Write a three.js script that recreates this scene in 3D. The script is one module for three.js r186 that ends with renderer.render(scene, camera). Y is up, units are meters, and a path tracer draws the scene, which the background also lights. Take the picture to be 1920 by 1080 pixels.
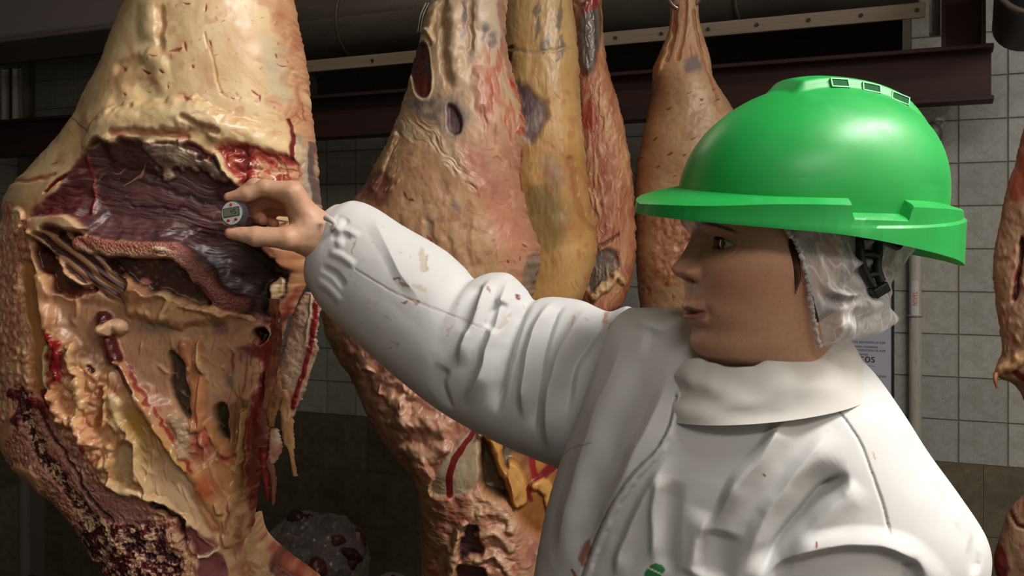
import * as THREE from 'three';
import { mergeGeometries, mergeVertices, toCreasedNormals } from 'three/addons/utils/BufferGeometryUtils.js';
import { RoundedBoxGeometry } from 'three/addons/geometries/RoundedBoxGeometry.js';
import { RectAreaLightUniformsLib } from 'three/addons/lights/RectAreaLightUniformsLib.js';

// ------------------------------------------------------------------ camera, lights, exposure
const FOCAL = 1850, CX = 960, HORIZON = 475, EYE = 1.72;      // lens measured from the tile rows, picture 1920 x 1080
const scene = new THREE.Scene();
scene.background = new THREE.Color(0x000000);
const camera = new THREE.PerspectiveCamera(2 * Math.atan(540 / FOCAL) * 180 / Math.PI, 1920 / 1080, 0.05, 40);
camera.position.set(0, EYE, 0);
camera.lookAt(0, EYE, -1);
camera.setViewOffset(1920, 1080, 0, 540 - HORIZON, 1920, 1080);
camera.updateProjectionMatrix();
const renderer = new THREE.WebGLRenderer({ antialias: true });
renderer.toneMapping = THREE.LinearToneMapping;
renderer.toneMappingExposure = 1.0;
renderer.shadowMap.enabled = true;
RectAreaLightUniformsLib.init();

const V = (x, y, z) => new THREE.Vector3(x, y, z);
// the cold room: local x along the back wall, local z out of it, origin in its left corner
const room = { x: -2.62, z: -5.308, turn: -23.87 * Math.PI / 180, length: 6.3, depth: 8.2, height: 3.4 };
const rc = Math.cos(room.turn), rs = Math.sin(room.turn);
const fromRoom = (s, y, n) => V(room.x + s * rc + n * rs, y, room.z - s * rs + n * rc);

// unseen ceiling lamps as tube fittings; the last is added to lift the background
const LAMPS = [
  { at: V(1.45, 3.28, -0.45), turn: 0.5, len: 1.4, wid: 0.5, power: 26.5, color: 0xfffaf4 },  // out of view, lights the scene from the upper right
  { at: V(0.35, 3.28, 1.5), turn: 0.2, len: 1.5, wid: 0.45, power: 12, color: 0xfff8f0 },  // out of view behind the camera, placed to light the fronts
  { at: V(-0.75, 3.28, -2.9), turn: -0.42, len: 0.9, wid: 0.2, power: 6.5, color: 0xfff0dc },  // added fill lamp, brightens the far background
];
// ------------------------------------------------------------------ helpers
function rng(seed) { let a = seed >>> 0; return () => { a = (a + 0x6D2B79F5) >>> 0; let t = a; t = Math.imul(t ^ (t >>> 15), t | 1); t ^= t + Math.imul(t ^ (t >>> 7), t | 61); return ((t ^ (t >>> 14)) >>> 0) / 4294967296; }; }
const clamp = (v, a = 0, b = 1) => v < a ? a : v > b ? b : v;
const mix = (a, b, t) => a + (b - a) * t;
const sstep = (a, b, v) => { const t = clamp((v - a) / (b - a)); return t * t * (3 - 2 * t); };
const G = (d, s) => Math.exp(-(d * d) / (s * s));
function hash2(x, y) { let h = Math.imul(x, 374761393) + Math.imul(y, 668265263); h = Math.imul(h ^ (h >>> 13), 1274126177); return ((h ^ (h >>> 16)) >>> 0) / 4294967296; }
function noise(x, y) {           // value noise in -1..1
  const xi = Math.floor(x), yi = Math.floor(y); let u = x - xi, v = y - yi; u = u * u * u * (u * (u * 6 - 15) + 10); v = v * v * v * (v * (v * 6 - 15) + 10);
  const a = hash2(xi, yi), b = hash2(xi + 1, yi), c = hash2(xi, yi + 1), d = hash2(xi + 1, yi + 1);
  return (a + (b - a) * u + (c - a) * v + (a - b - c + d) * u * v) * 2 - 1;
}
function fbm(x, y, n = 4) { let s = 0, a = .5, k = 0; for (let i = 0; i < n; i++) { s += a * noise(x + i * 17.3, y - i * 9.1); k += a; a *= .5; x = x * 1.93 + y * .55; y = y * 1.93 - x * .27; } return s / k; }
function cell(x, y) {            // distance to nearest and next nearest cell point, id of the nearest
  const xi = Math.floor(x), yi = Math.floor(y); let f1 = 9, f2 = 9, id = 0;
  for (let j = -1; j < 2; j++) for (let i = -1; i < 2; i++) {
    const h = hash2(xi + i, yi + j), g = hash2(xi + i + 71, yi + j - 33), dx = xi + i + .15 + .7 * h - x, dy = yi + j + .15 + .7 * g - y, d = dx * dx + dy * dy;
    if (d < f1) { f2 = f1; f1 = d; id = h; } else if (d < f2) f2 = d;
  }
  return [Math.sqrt(f1), Math.sqrt(f2), id];
}
// smooth 1-D table
function curve(pts) {
  const xs = pts.map(p => p[0]), ys = pts.map(p => p[1]);
  return x => {
    const n = xs.length; if (x <= xs[0]) return ys[0]; if (x >= xs[n - 1]) return ys[n - 1];
    let i = 0; while (x > xs[i + 1]) i++;
    const h = xs[i + 1] - xs[i], t = (x - xs[i]) / h;
    const m0 = i > 0 ? (ys[i + 1] - ys[i - 1]) / (xs[i + 1] - xs[i - 1]) : (ys[1] - ys[0]) / h;
    const m1 = i < n - 2 ? (ys[i + 2] - ys[i]) / (xs[i + 2] - xs[i]) : (ys[n - 1] - ys[n - 2]) / h;
    const t2 = t * t, t3 = t2 * t;
    return (2 * t3 - 3 * t2 + 1) * ys[i] + (t3 - 2 * t2 + t) * h * m0 + (-2 * t3 + 3 * t2) * ys[i + 1] + (t3 - t2) * h * m1;
  };
}
function smoothLine(pts, closed, k = 5) {
  const n = pts.length, out = []; if (n < 3) return pts;
  const at = i => closed ? pts[(i + n) % n] : pts[clamp(i, 0, n - 1)];
  for (let i = 0; i < (closed ? n : n - 1); i++) {
    const a = at(i - 1), b = at(i), c = at(i + 1), d = at(i + 2);
    for (let j = 0; j < k; j++) { const t = j / k, t2 = t * t, t3 = t2 * t; out.push([0, 1].map(q => .5 * (2 * b[q] + (c[q] - a[q]) * t + (2 * a[q] - 5 * b[q] + 4 * c[q] - d[q]) * t2 + (3 * b[q] - a[q] - 3 * c[q] + d[q]) * t3))); }
  }
  if (!closed) out.push(pts[n - 1]);
  return out;
}
const taken = {};
function numbered(name) { if (!(name in taken)) { taken[name] = 0; return name; } return name + '_' + String(++taken[name]).padStart(3, '0'); }
function shade(o) { o.traverse(c => { if (c.isMesh) { c.castShadow = true; c.receiveShadow = true; } }); return o; }
function tag(o, label, category, group) { o.userData.label = label; o.userData.category = category; if (group) o.userData.group = group; return o; }
function thing(name, label, category, group) { const o = new THREE.Group(); o.name = numbered(name); scene.add(o); return tag(o, label, category, group); }
function part(name, geo, mat, parent, label) { const m = new THREE.Mesh(geo, mat); m.name = name; m.castShadow = m.receiveShadow = true; if (label) m.userData.label = label; parent.add(m); return m; }
function struct(name, geo, mat, label, parent = scene) { const m = new THREE.Mesh(geo, mat); m.name = numbered(name); m.castShadow = m.receiveShadow = true; if (parent === scene) { m.userData.kind = 'structure'; } if (label) m.userData.label = label; parent.add(m); return m; }
const std = (color, roughness = .6, extra = {}) => new THREE.MeshStandardMaterial({ color, roughness, ...extra });
const phys = (color, roughness = .6, extra = {}) => new THREE.MeshPhysicalMaterial({ color, roughness, ...extra });
// a place: picture point and its distance in front of the lens, in metres
const at = (px, py, d) => V((px - CX) / FOCAL * d, EYE + (HORIZON - py) / FOCAL * d, -d);
function dataTex(w, h, fill, srgb) {
  const a = new Uint8Array(w * h * 4);
  for (let j = 0, k = 0; j < h; j++) for (let i = 0; i < w; i++, k += 4) { const c = fill(i, j); a[k] = clamp(c[0], 0, 255); a[k + 1] = clamp(c[1], 0, 255); a[k + 2] = clamp(c[2], 0, 255); a[k + 3] = c.length > 3 ? clamp(c[3], 0, 255) : 255; }
  const t = new THREE.DataTexture(a, w, h, THREE.RGBAFormat); t.magFilter = THREE.LinearFilter; t.minFilter = THREE.LinearMipmapLinearFilter; t.generateMipmaps = true; t.wrapS = t.wrapT = THREE.RepeatWrapping;
  if (srgb) t.colorSpace = THREE.SRGBColorSpace; t.needsUpdate = true; return t;
}
function tubeGeo(pts, radius, seg = 24, sides = 8, closed = false) {
  const c = new THREE.CatmullRomCurve3(pts, closed); const g = new THREE.TubeGeometry(c, seg, 1, sides, closed), p = g.attributes.position, q = V(0, 0, 0);
  for (let i = 0; i <= seg; i++) { const r = typeof radius === 'function' ? radius(i / seg) : radius; c.getPointAt(i / seg, q); for (let j = 0; j <= sides; j++) { const k = i * (sides + 1) + j; p.setXYZ(k, q.x + (p.getX(k) - q.x) * r, q.y + (p.getY(k) - q.y) * r, q.z + (p.getZ(k) - q.z) * r); } }
  g.computeVertexNormals(); return g;
}

// ------------------------------------------------------------------ sculpted solids
// A solid with an outline given row by row, rounded to the front and the back, with relief and colour worked into its front in its own plane.
class Sculpt {
  // frame: O origin, X right, Y along the rows, Z out of the front. left/right: outline measured in the picture, laid into the plane Z = 0
  constructor({ depth, O, X, Y, Z, left, right, res = .001, front, back, p = 2.2, rough = 0, roughF = 60, seed = 1 }) {
    this.O = O || V(0, EYE, -depth); this.X = X || V(1, 0, 0); this.Y = Y || V(0, 1, 0); this.Z = Z || V(0, 0, 1);
    this.p = p; this.res = res; this.seed = seed; this.R = rng(seed * 7919 + 3);
    this.s = FOCAL / -(this.O.z);
    const l = left.map(q => this.plane(q[0], q[1], 0)).sort((a, b) => a[1] - b[1]), r = right.map(q => this.plane(q[0], q[1], 0)).sort((a, b) => a[1] - b[1]);
    this.y0 = Math.max(l[0][1], r[0][1]); this.y1 = Math.min(l[l.length - 1][1], r[r.length - 1][1]);
    const cl = curve(l.map(q => [q[1], q[0]])), cr = curve(r.map(q => [q[1], q[0]]));
    const wob = (y, k) => rough * (fbm(y * roughF, seed * 13.7 + k * 50, 4) + .5 * noise(y * roughF * 6, k * 9 + seed));
    this.L = cl; this.Rr = cr; this.wob = wob;
    this.front = typeof front === 'function' ? front : () => front; this.back = typeof back === 'function' ? back : () => back;
    let x0 = 9, x1 = -9; for (let i = 0; i <= 200; i++) { const y = mix(this.y0, this.y1, i / 200); x0 = Math.min(x0, this.L(y)); x1 = Math.max(x1, this.Rr(y)); }
    this.x0 = x0 - .004 - rough; this.x1 = x1 + .004 + rough;
    this.W = Math.ceil((this.x1 - this.x0) / res) + 1; this.H = Math.ceil((this.y1 - this.y0) / res) + 1;
    const n = this.W * this.H; this.h = new Float32Array(n); this.b = new Float32Array(n); this.c = new Float32Array(n * 3); this.g = new Float32Array(n).fill(.5); this.id = new Uint8Array(n); this.parts = ['body'];
    this.rowL = new Float32Array(this.H); this.rowR = new Float32Array(this.H); this.rowF = new Float32Array(this.H);
    for (let j = 0; j < this.H; j++) { const y = this.y0 + j * res; this.rowL[j] = this.L(y); this.rowR[j] = this.Rr(y); this.rowF[j] = this.front((y - this.y0) / (this.y1 - this.y0), y); }
  }
  plane(px, py, z) {      // where the line of sight of a measured point meets the plane at height z over the frame
    const d = V((px - CX) / FOCAL, (HORIZON - py) / FOCAL, -1), o = V(0, EYE, 0).sub(this.O), t = (z - o.dot(this.Z)) / d.dot(this.Z);
    o.addScaledVector(d, t); return [o.dot(this.X), o.dot(this.Y)];
  }
  baseZ(x, y) {
    const j = clamp(Math.round((y - this.y0) / this.res), 0, this.H - 1), l = this.rowL[j], r = this.rowR[j], t = (x - (l + r) / 2) / ((r - l) / 2 + 1e-6), a = Math.abs(t);
    return a >= 1 ? 0 : this.rowF[j] * Math.sqrt(1 - Math.pow(a, this.p));
  }
  P(px, py) { let q = this.plane(px, py, 0); for (let i = 0; i < 5; i++) q = this.plane(px, py, this.baseZ(q[0], q[1])); return q; }
  all(fn) { for (let j = 0, k = 0; j < this.H; j++) { const y = this.y0 + j * this.res; for (let i = 0; i < this.W; i++, k++) fn(k, this.x0 + i * this.res, y); } return this; }
  box(pts, pad, fn) {
    let a = 9, b = -9, c = 9, d = -9; for (const q of pts) { a = Math.min(a, q[0]); b = Math.max(b, q[0]); c = Math.min(c, q[1]); d = Math.max(d, q[1]); }
    const i0 = clamp(Math.floor((a - pad - this.x0) / this.res), 0, this.W - 1), i1 = clamp(Math.ceil((b + pad - this.x0) / this.res), 0, this.W - 1), j0 = clamp(Math.floor((c - pad - this.y0) / this.res), 0, this.H - 1), j1 = clamp(Math.ceil((d + pad - this.y0) / this.res), 0, this.H - 1);
    for (let j = j0; j <= j1; j++) for (let i = i0; i <= i1; i++) fn(j * this.W + i, this.x0 + i * this.res, this.y0 + j * this.res);
  }
  put(k, a, o, x, y, u, v) {
    if (o.color) { const c = typeof o.color === 'function' ? o.color(x, y, u, v) : o.color, m = a * (o.alpha ?? 1) * (c[3] ?? 1); for (let q = 0; q < 3; q++) this.c[k * 3 + q] = mix(this.c[k * 3 + q], c[q], m); }
    if (o.rough !== undefined) this.g[k] = mix(this.g[k], o.rough, a);
    if (o.flat) { this.h[k] *= 1 - a * o.flat; }
    if (o.dh) this.h[k] += a * (typeof o.dh === 'function' ? o.dh(x, y, u, v) : o.dh);
    if (o.db) this.b[k] += a * (typeof o.db === 'function' ? o.db(x, y, u, v) : o.db);
    if (o.part && a > .5) { let n = this.parts.indexOf(o.part); if (n < 0) { n = this.parts.length; this.parts.push(o.part); } this.id[k] = n; }
  }
  // area inside a closed line; soft and warp in picture pixels
  region(pts, o) {
    const s = this.s, P = smoothLine(pts.map(q => this.P(q[0], q[1])), true, o.sharp ? 1 : 4), soft = (o.soft ?? 4) / s, warp = (o.warp ?? 5) / s, wf = s / (o.wscale ?? 22), n = P.length, sd = this.seed * 3.1 + (o.seed ?? 0);
    this.box(P, soft + warp, (k, X0, Y0) => {
      const x = X0 + warp * fbm(X0 * wf + sd, Y0 * wf, 3), y = Y0 + warp * fbm(X0 * wf - 40 - sd, Y0 * wf + 20, 3);
      let d = 1e9, inside = false;
      for (let i = 0, j = n - 1; i < n; j = i++) {
        const ax = P[i][0], ay = P[i][1], bx = P[j][0], by = P[j][1], ex = bx - ax, ey = by - ay, wx = x - ax, wy = y - ay, t = clamp((wx * ex + wy * ey) / (ex * ex + ey * ey + 1e-12)), dx = wx - ex * t, dy = wy - ey * t;
        d = Math.min(d, dx * dx + dy * dy);
        if ((ay > y) !== (by > y) && x < (bx - ax) * (y - ay) / (by - ay) + ax) inside = !inside;
      }
      d = Math.sqrt(d); const sdv = inside ? d : -d, a = sstep(-soft, soft, sdv);
      if (a > 0.003) this.put(k, a, o, X0, Y0, sdv * s, 0);
    });
    return this;
  }
  // ridge, groove, sinew or streak along a line; w in picture pixels (full width), h in metres
  stroke(pts, o) {
    const s = this.s, P = smoothLine(pts.map(q => this.P(q[0], q[1])), false, 5), w0 = o.w / s / 2, w1 = (o.w2 ?? o.w) / s / 2, warp = (o.warp ?? 3) / s, wf = s / (o.wscale ?? 16), n = P.length, hard = o.hard ?? .5, sd = this.seed * 1.7 + (o.seed ?? 0), len = [0];
    for (let i = 1; i < n; i++) len.push(len[i - 1] + Math.hypot(P[i][0] - P[i - 1][0], P[i][1] - P[i - 1][1])); const T = len[n - 1] || 1, wm = Math.max(w0, w1);
    this.box(P, wm + warp, (k, X0, Y0) => {
      const x = X0 + warp * fbm(X0 * wf + sd, Y0 * wf, 2), y = Y0 + warp * fbm(X0 * wf - 40 - sd, Y0 * wf + 20, 2);
      let d = 1e9, u = 0, side = 1;
      for (let i = 0; i < n - 1; i++) { const ax = P[i][0], ay = P[i][1], ex = P[i + 1][0] - ax, ey = P[i + 1][1] - ay, wx = x - ax, wy = y - ay, l2 = ex * ex + ey * ey + 1e-12, t = clamp((wx * ex + wy * ey) / l2), dx = wx - ex * t, dy = wy - ey * t, q = dx * dx + dy * dy; if (q < d) { d = q; u = (len[i] + t * Math.sqrt(l2)) / T; side = ex * wy - ey * wx > 0 ? 1 : -1; } }
      d = Math.sqrt(d); const w = mix(w0, w1, u) * (o.taper ? Math.sin(Math.PI * clamp(u, .03, .97)) * .8 + .2 : 1);
      if (d >= w) return; const e = d / w, a = 1 - sstep(hard, 1, e), dome = o.crease ? (side * o.crease > 0 ? (1 - e) ** 1.6 : Math.max(0, 1 - e * 2.6) ** 1.5) * sstep(0, .18, u) * sstep(1, .75, u) : o.smooth ? (1 - e * e) ** 2 * sstep(0, .22, u) * sstep(1, .8, u) : Math.sqrt(1 - e * e) * (1 - e * e * .3);
      if (o.h) this.h[k] += o.h * dome * (o.taper ? Math.sin(Math.PI * u) : 1) * (o.step ? (side * o.step > 0 ? 1 : sstep(1, 0, e * 4)) : 1);
      this.put(k, a, o, X0, Y0, u, e * side);
    });
    return this;
  }
  // many short torn marks; inside a rectangle of the picture
  marks(rect, count, o) { for (let i = 0; i < count; i++) { const x = mix(rect[0], rect[2], this.R()), y = mix(rect[1], rect[3], this.R()), a = (o.angle ?? 0) + (this.R() - .5) * (o.spread ?? 6.3), l = (o.len ?? 10) * (.4 + 1.2 * this.R()), w = (o.w ?? 4) * (.5 + this.R()); this.stroke([[x, y], [x + l * .5 * Math.cos(a), y + l * .5 * Math.sin(a) + (this.R() - .5) * l * .3], [x + l * Math.cos(a), y + l * Math.sin(a)]], { warp: 2, hard: .2, taper: true, ...o, w, alpha: (o.alpha ?? 1) * (.4 + .6 * this.R()) }); } return this; }
  at(arr, x, y) {
    const fx = clamp((x - this.x0) / this.res, 0, this.W - 1.001), fy = clamp((y - this.y0) / this.res, 0, this.H - 1.001), i = fx | 0, j = fy | 0, u = fx - i, v = fy - j, k = j * this.W + i;
    return (arr[k] * (1 - u) + arr[k + 1] * u) * (1 - v) + (arr[k + this.W] * (1 - u) + arr[k + this.W + 1] * u) * v;
  }
  build(o = {}) {       // returns { geos: {part: geometry}, mat }
    const nx = o.nx || 200, nb = o.nb || 40, ny = o.ny || 300, ring = nx + nb, pos = [], uv = [], ids = [], edge = o.edge ?? .1;
    const vec = V(0, 0, 0), push = (x, y, z) => { vec.copy(this.O).addScaledVector(this.X, x).addScaledVector(this.Y, y).addScaledVector(this.Z, z); pos.push(vec.x, vec.y, vec.z); uv.push((x - this.x0) / (this.W * this.res), (y - this.y0) / (this.H * this.res)); };
    for (let j = 0; j <= ny; j++) {
      const v = j / ny, y = mix(this.y0, this.y1, v), l = this.L(y), r = this.Rr(y), c = (l + r) / 2, w = Math.max(.001, (r - l) / 2), F = this.front(v, y), B = this.back(v, y), wl = this.wob(y, 1), wr = this.wob(y, 2);
      for (let i = 0; i < nx; i++) {
        const q = -1 + 2 * i / nx, t = mix(q, Math.sin(q * Math.PI / 2), .6), x = c + w * t + (t < 0 ? wl : wr) * Math.pow(Math.abs(t), 8), rim = sstep(0, edge, 1 - Math.abs(t));
        push(x, y, F * Math.sqrt(Math.max(0, 1 - Math.pow(Math.abs(t), this.p))) + this.at(this.h, x, y) * rim);
      }
      for (let i = 0; i < nb; i++) { const q = 1 - 2 * i / nb, t = mix(q, Math.sin(q * Math.PI / 2), .8), x = c + w * t + (t < 0 ? wl : wr) * Math.pow(Math.abs(t), 8); push(x, y, -B * Math.sqrt(Math.max(0, 1 - Math.pow(Math.abs(t), this.p))) + (o.backRelief ?? .004) * fbm(x * 25, y * 25, 3) * (1 - Math.abs(t))); }
    }
    const tri = this.parts.map(() => []);
    const pid = (a) => { const x = uv[a * 2] * this.W, y = uv[a * 2 + 1] * this.H; return this.id[clamp(Math.floor(y), 0, this.H - 1) * this.W + clamp(Math.floor(x), 0, this.W - 1)]; };
    for (let j = 0; j < ny; j++) for (let i = 0; i < ring; i++) { const a = j * ring + i, b = j * ring + (i + 1) % ring, c = a + ring, d = b + ring, t = tri[i < nx ? pid(a) : 0]; t.push(a, b, d, a, d, c); }
    for (const [j, flip] of [[0, 0], [ny, 1]]) { let cx = 0, cy = 0, cz = 0; for (let i = 0; i < ring; i++) { const k = (j * ring + i) * 3; cx += pos[k]; cy += pos[k + 1]; cz += pos[k + 2]; } const n = pos.length / 3; pos.push(cx / ring, cy / ring, cz / ring); uv.push(uv[(j * ring) * 2] + .1, uv[j * ring * 2 + 1]); for (let i = 0; i < ring; i++) { const a = j * ring + i, b = j * ring + (i + 1) % ring; flip ? tri[0].push(a, b, n) : tri[0].push(b, a, n); } }
    const g = new THREE.BufferGeometry(); g.setAttribute('position', new THREE.Float32BufferAttribute(pos, 3)); g.setAttribute('uv', new THREE.Float32BufferAttribute(uv, 2)); g.setIndex(tri.flat()); g.computeVertexNormals();
    const geos = {}, N = g.attributes.normal.array;
    this.parts.forEach((name, q) => {
      if (!tri[q].length) return; const map = new Map(), P2 = [], U2 = [], N2 = [], I2 = [];
      for (const a of tri[q]) { let m = map.get(a); if (m === undefined) { m = map.size; map.set(a, m); P2.push(pos[a * 3], pos[a * 3 + 1], pos[a * 3 + 2]); U2.push(uv[a * 2], uv[a * 2 + 1]); N2.push(N[a * 3], N[a * 3 + 1], N[a * 3 + 2]); } I2.push(m); }
      const e = new THREE.BufferGeometry(); e.setAttribute('position', new THREE.Float32BufferAttribute(P2, 3)); e.setAttribute('uv', new THREE.Float32BufferAttribute(U2, 2)); e.setAttribute('normal', new THREE.Float32BufferAttribute(N2, 3)); e.setIndex(I2); geos[name] = e;
    });
    const W = this.W, H = this.H, map = dataTex(W, H, (i, j) => { const k = (j * W + i) * 3; return [this.c[k], this.c[k + 1], this.c[k + 2]]; }, true);
    const bs = o.bump ?? .003, aux = dataTex(W, H, (i, j) => { const k = j * W + i; return [128 + this.b[k] / bs * 255, this.g[k] * 255, 0]; });
    map.wrapS = map.wrapT = aux.wrapS = aux.wrapT = THREE.ClampToEdgeWrapping;
    const mat = phys(0xffffff, 1, { map, roughnessMap: aux, bumpMap: aux, bumpScale: bs, ...(o.mat || {}) });
    return { geos, mat };
  }
  addTo(parent, o = {}) { const { geos, mat } = this.build(o), out = {}; for (const k in geos) out[k] = part(k === 'body' ? (o.name || 'body') : k, geos[k], mat, parent, o.labels?.[k]); return out; }
}
// colour makers: mottled mix of tones around a metre-sized pattern
const mottle = (a, b, f = 40, c, fc = 160) => (x, y) => { const t = clamp(.5 + .8 * fbm(x * f, y * f, 4)), o = [mix(a[0], b[0], t), mix(a[1], b[1], t), mix(a[2], b[2], t)]; if (c) { const u = sstep(.15, .6, fbm(x * fc + 31, y * fc - 12, 3)); for (let q = 0; q < 3; q++) o[q] = mix(o[q], c[q], u * (c[3] ?? 1)); } return o; };
const fibre = (a, b, ang, f = 420, stretch = .12) => { const c = Math.cos(ang), s = Math.sin(ang); return (x, y) => { const u = (x * c + y * s) * f * stretch, v = (-x * s + y * c) * f + 2.2 * fbm(x * 30, y * 30, 2), t = clamp(.5 + .75 * fbm(u, v, 3)); return [mix(a[0], b[0], t), mix(a[1], b[1], t), mix(a[2], b[2], t)]; }; };
const fibreH = (ang, amp, f = 420, stretch = .12) => { const c = Math.cos(ang), s = Math.sin(ang); return (x, y) => amp * fbm((x * c + y * s) * f * stretch, (-x * s + y * c) * f + 2.2 * fbm(x * 30, y * 30, 2), 3); };
const lumps = (f, amp) => (x, y) => { const c = cell(x * f + .4 * fbm(x * f * 1.5, y * f * 1.5, 2), y * f + .4 * fbm(x * f * 1.5 + 9, y * f * 1.5, 2)); return amp * (Math.min(1, c[1] - c[0]) - .35); };
// ------------------------------------------------------------------ the cold room
function roomHit(px, py, n) {       // measured point on a plane parallel to the back wall, n metres out of it -> [s, y]
  const d = V((px - CX) / FOCAL, (HORIZON - py) / FOCAL, -1), nrm = V(rs, 0, rc), t = (n - V(-room.x, 0, -room.z).dot(nrm)) / d.dot(nrm), p = V(0, EYE, 0).addScaledVector(d, t);
  const q = V(p.x - room.x, 0, p.z - room.z); return [q.dot(V(rc, 0, -rs)), p.y];
}
function toPixel(p) { return [CX + p.x / -p.z * FOCAL, HORIZON - (p.y - EYE) / -p.z * FOCAL]; }
const inRoom = m => { m.position.set(room.x, 0, room.z); m.rotation.y = room.turn; return m; };
const boxAt = (x0, x1, y0, y1, z0, z1) => new THREE.BoxGeometry(x1 - x0, y1 - y0, z1 - z0).translate((x0 + x1) / 2, (y0 + y1) / 2, (z0 + z1) / 2);
const grime = dataTex(512, 512, (i, j) => { const u = i / 512, v = j / 512, n = fbm(u * 9, v * 9, 5), s = sstep(.35, .7, fbm(u * 40 + 7, v * 40, 3)); const g = 226 + 20 * n - 40 * s; return [g, g - 3, g - 9 + 4 * n]; }, true);
const grit = dataTex(512, 512, (i, j) => { const n = noise(i * .9, j * .9), m = fbm(i / 60, j / 60, 4), sp = hash2(i >> 1, j >> 1) > .93 ? -45 : 0; const g = 150 + 20 * n + 26 * m + sp; return [g + 6, g, g - 16]; }, true);
const concrete = dataTex(512, 512, (i, j) => { const m = fbm(i / 70, j / 70, 5), n = noise(i * .7, j * .7); const g = 120 + 34 * m + 10 * n; return [g, g - 4, g - 10]; }, true);
{
  const grout = std(0x6d6459, .9), tileMats = [0xb3b4b1, 0xadafac, 0xa6a8a5].map(c => std(c, .32, { map: grime })), dadoMats = [0x9a9284, 0x8f8779, 0xa39b8c].map(c => std(c, .75, { map: grit }));
  // opening in the back wall above the beam; an unseen recess keeps it dark
  const oa = roomHit(560, 120, 0)[0], [ob, oy1] = roomHit(1692, 8, 0), oy0 = roomHit(1692, 112, 0)[1];
  const back = inRoom(struct('wall_back', mergeGeometries([boxAt(-.15, room.length + .15, 0, oy0, -.15, 0), boxAt(-.15, room.length + .15, oy1, room.height, -.15, 0), boxAt(-.15, oa, oy0, oy1, -.15, 0), boxAt(ob, room.length + .15, oy0, oy1, -.15, 0)]), grout, 'white square wall tiles over a darker dado of larger tiles'));
  const left = inRoom(struct('wall_left', boxAt(-.15, 0, 0, room.height, 0, room.depth), grout, 'tiled side wall meeting the back wall in the corner'));
  const plaster = std(0xe2ded8, .85, { map: grime });
  inRoom(struct('wall_right', boxAt(room.length, room.length + .15, 0, room.height, 0, room.depth), plaster));
  inRoom(struct('wall_front', boxAt(-.15, room.length + .15, 0, room.height, room.depth, room.depth + .15), plaster));
  inRoom(struct('ceiling', boxAt(-.15, room.length + .15, room.height, room.height + .15, -.15, room.depth + .15), std(0xe4e0da, .8, { map: grime })));
  inRoom(struct('floor', boxAt(-.15, room.length + .15, -.15, 0, -.15, room.depth + .15), std(0x9a948a, .5, { map: concrete }), 'dark grey wet-room floor'));
  // bevelled tile, 10 faces
  const tileGeo = (w, h, t, b) => {
    const x = w / 2, y = h / 2, o = [[-x, -y, 0], [x, -y, 0], [x, y, 0], [-x, y, 0]], i = [[-x + b, -y + b, t], [x - b, -y + b, t], [x - b, y - b, t], [-x + b, y - b, t]], f = [];
    const quad = (a, b2, c, d) => f.push(a, b2, c, a, c, d); quad(i[0], i[1], i[2], i[3]); for (let k = 0; k < 4; k++) { const l = (k + 1) % 4; quad(o[k], o[l], i[l], i[k]); }
    const g = new THREE.BufferGeometry(); g.setAttribute('position', new THREE.Float32BufferAttribute(f.flat(), 3)); g.setAttribute('uv', new THREE.Float32BufferAttribute(f.map(p => [p[0] / w + .5, p[1] / h + .5]).flat(), 2)); g.computeVertexNormals(); return g;
  };
  const TW = .155, TH = .15, DW = .25, dadoTop = .985, ref = roomHit(1797, 700, 0)[0], dref = roomHit(1842, 900, 0)[0], R = rng(5);
  const wt = tileGeo(TW - .0035, TH - .0035, .004, .0012), dt = tileGeo(DW - .004, DW - .004, .004, .0015), lw = wt.clone().rotateY(Math.PI / 2), ld = dt.clone().rotateY(Math.PI / 2);
  const shows = p => { const [x, y] = toPixel(p); return p.z < -.5 && y > -60 && y < 1140 && ((x > 1640 && x < 1990) || (x > 585 && x < 790) || (x > -60 && x < 255)); };
  const far = { w: [], d: [], lw: [], ld: [] };
  const lay = (wall, geo, mats, bucket, x, y, z, w) => {
    if (shows(w)) { const m = part('tile', geo, mats[Math.floor(R() * 3)], wall); m.position.set(x, y, z); const k = (R() - .5) * .006; if (geo === wt || geo === dt) m.rotation.set((R() - .5) * .008, k, 0); else m.rotation.set(0, k, (R() - .5) * .008); }
    else bucket.push(geo.clone().translate(x, y, z));
  };
  for (let r = 0; r < 18; r++) {
    const y = dadoTop + (r + .5) * TH; if (y > room.height - .06) continue;
    for (let c = -40; c < 40; c++) { const s = ref + (c + .5) * TW; if (s > .09 && s < room.length - .08 && !(s > oa - .08 && s < ob + .08 && y > oy0 - .07 && y < oy1 + .07)) lay(back, wt, tileMats, far.w, s, y, 0, fromRoom(s, y, 0)); }
    for (let c = 0; c < 30; c++) { const n = .1 + c * TW; lay(left, lw, tileMats, far.lw, 0, y, n, fromRoom(0, y, n)); }
  }
  for (let r = 0; r < 4; r++) {
    const y = dadoTop - (r + .5) * DW; if (y < -.1) continue;
    for (let c = -30; c < 30; c++) { const s = dref + (c + .5) * DW; if (s > .13 && s < room.length - .13) lay(back, dt, dadoMats, far.d, s, y, 0, fromRoom(s, y, 0)); }
    for (let c = 0; c < 18; c++) { const n = .15 + c * DW; lay(left, ld, dadoMats, far.ld, 0, y, n, fromRoom(0, y, n)); }
  }
  for (const [k, wall, mat] of [['w', back, tileMats[1]], ['d', back, dadoMats[0]], ['lw', left, tileMats[1]], ['ld', left, dadoMats[0]]]) if (far[k].length) part('tile_field', mergeGeometries(far[k]), mat, wall).userData.kind = 'stuff';
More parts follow.
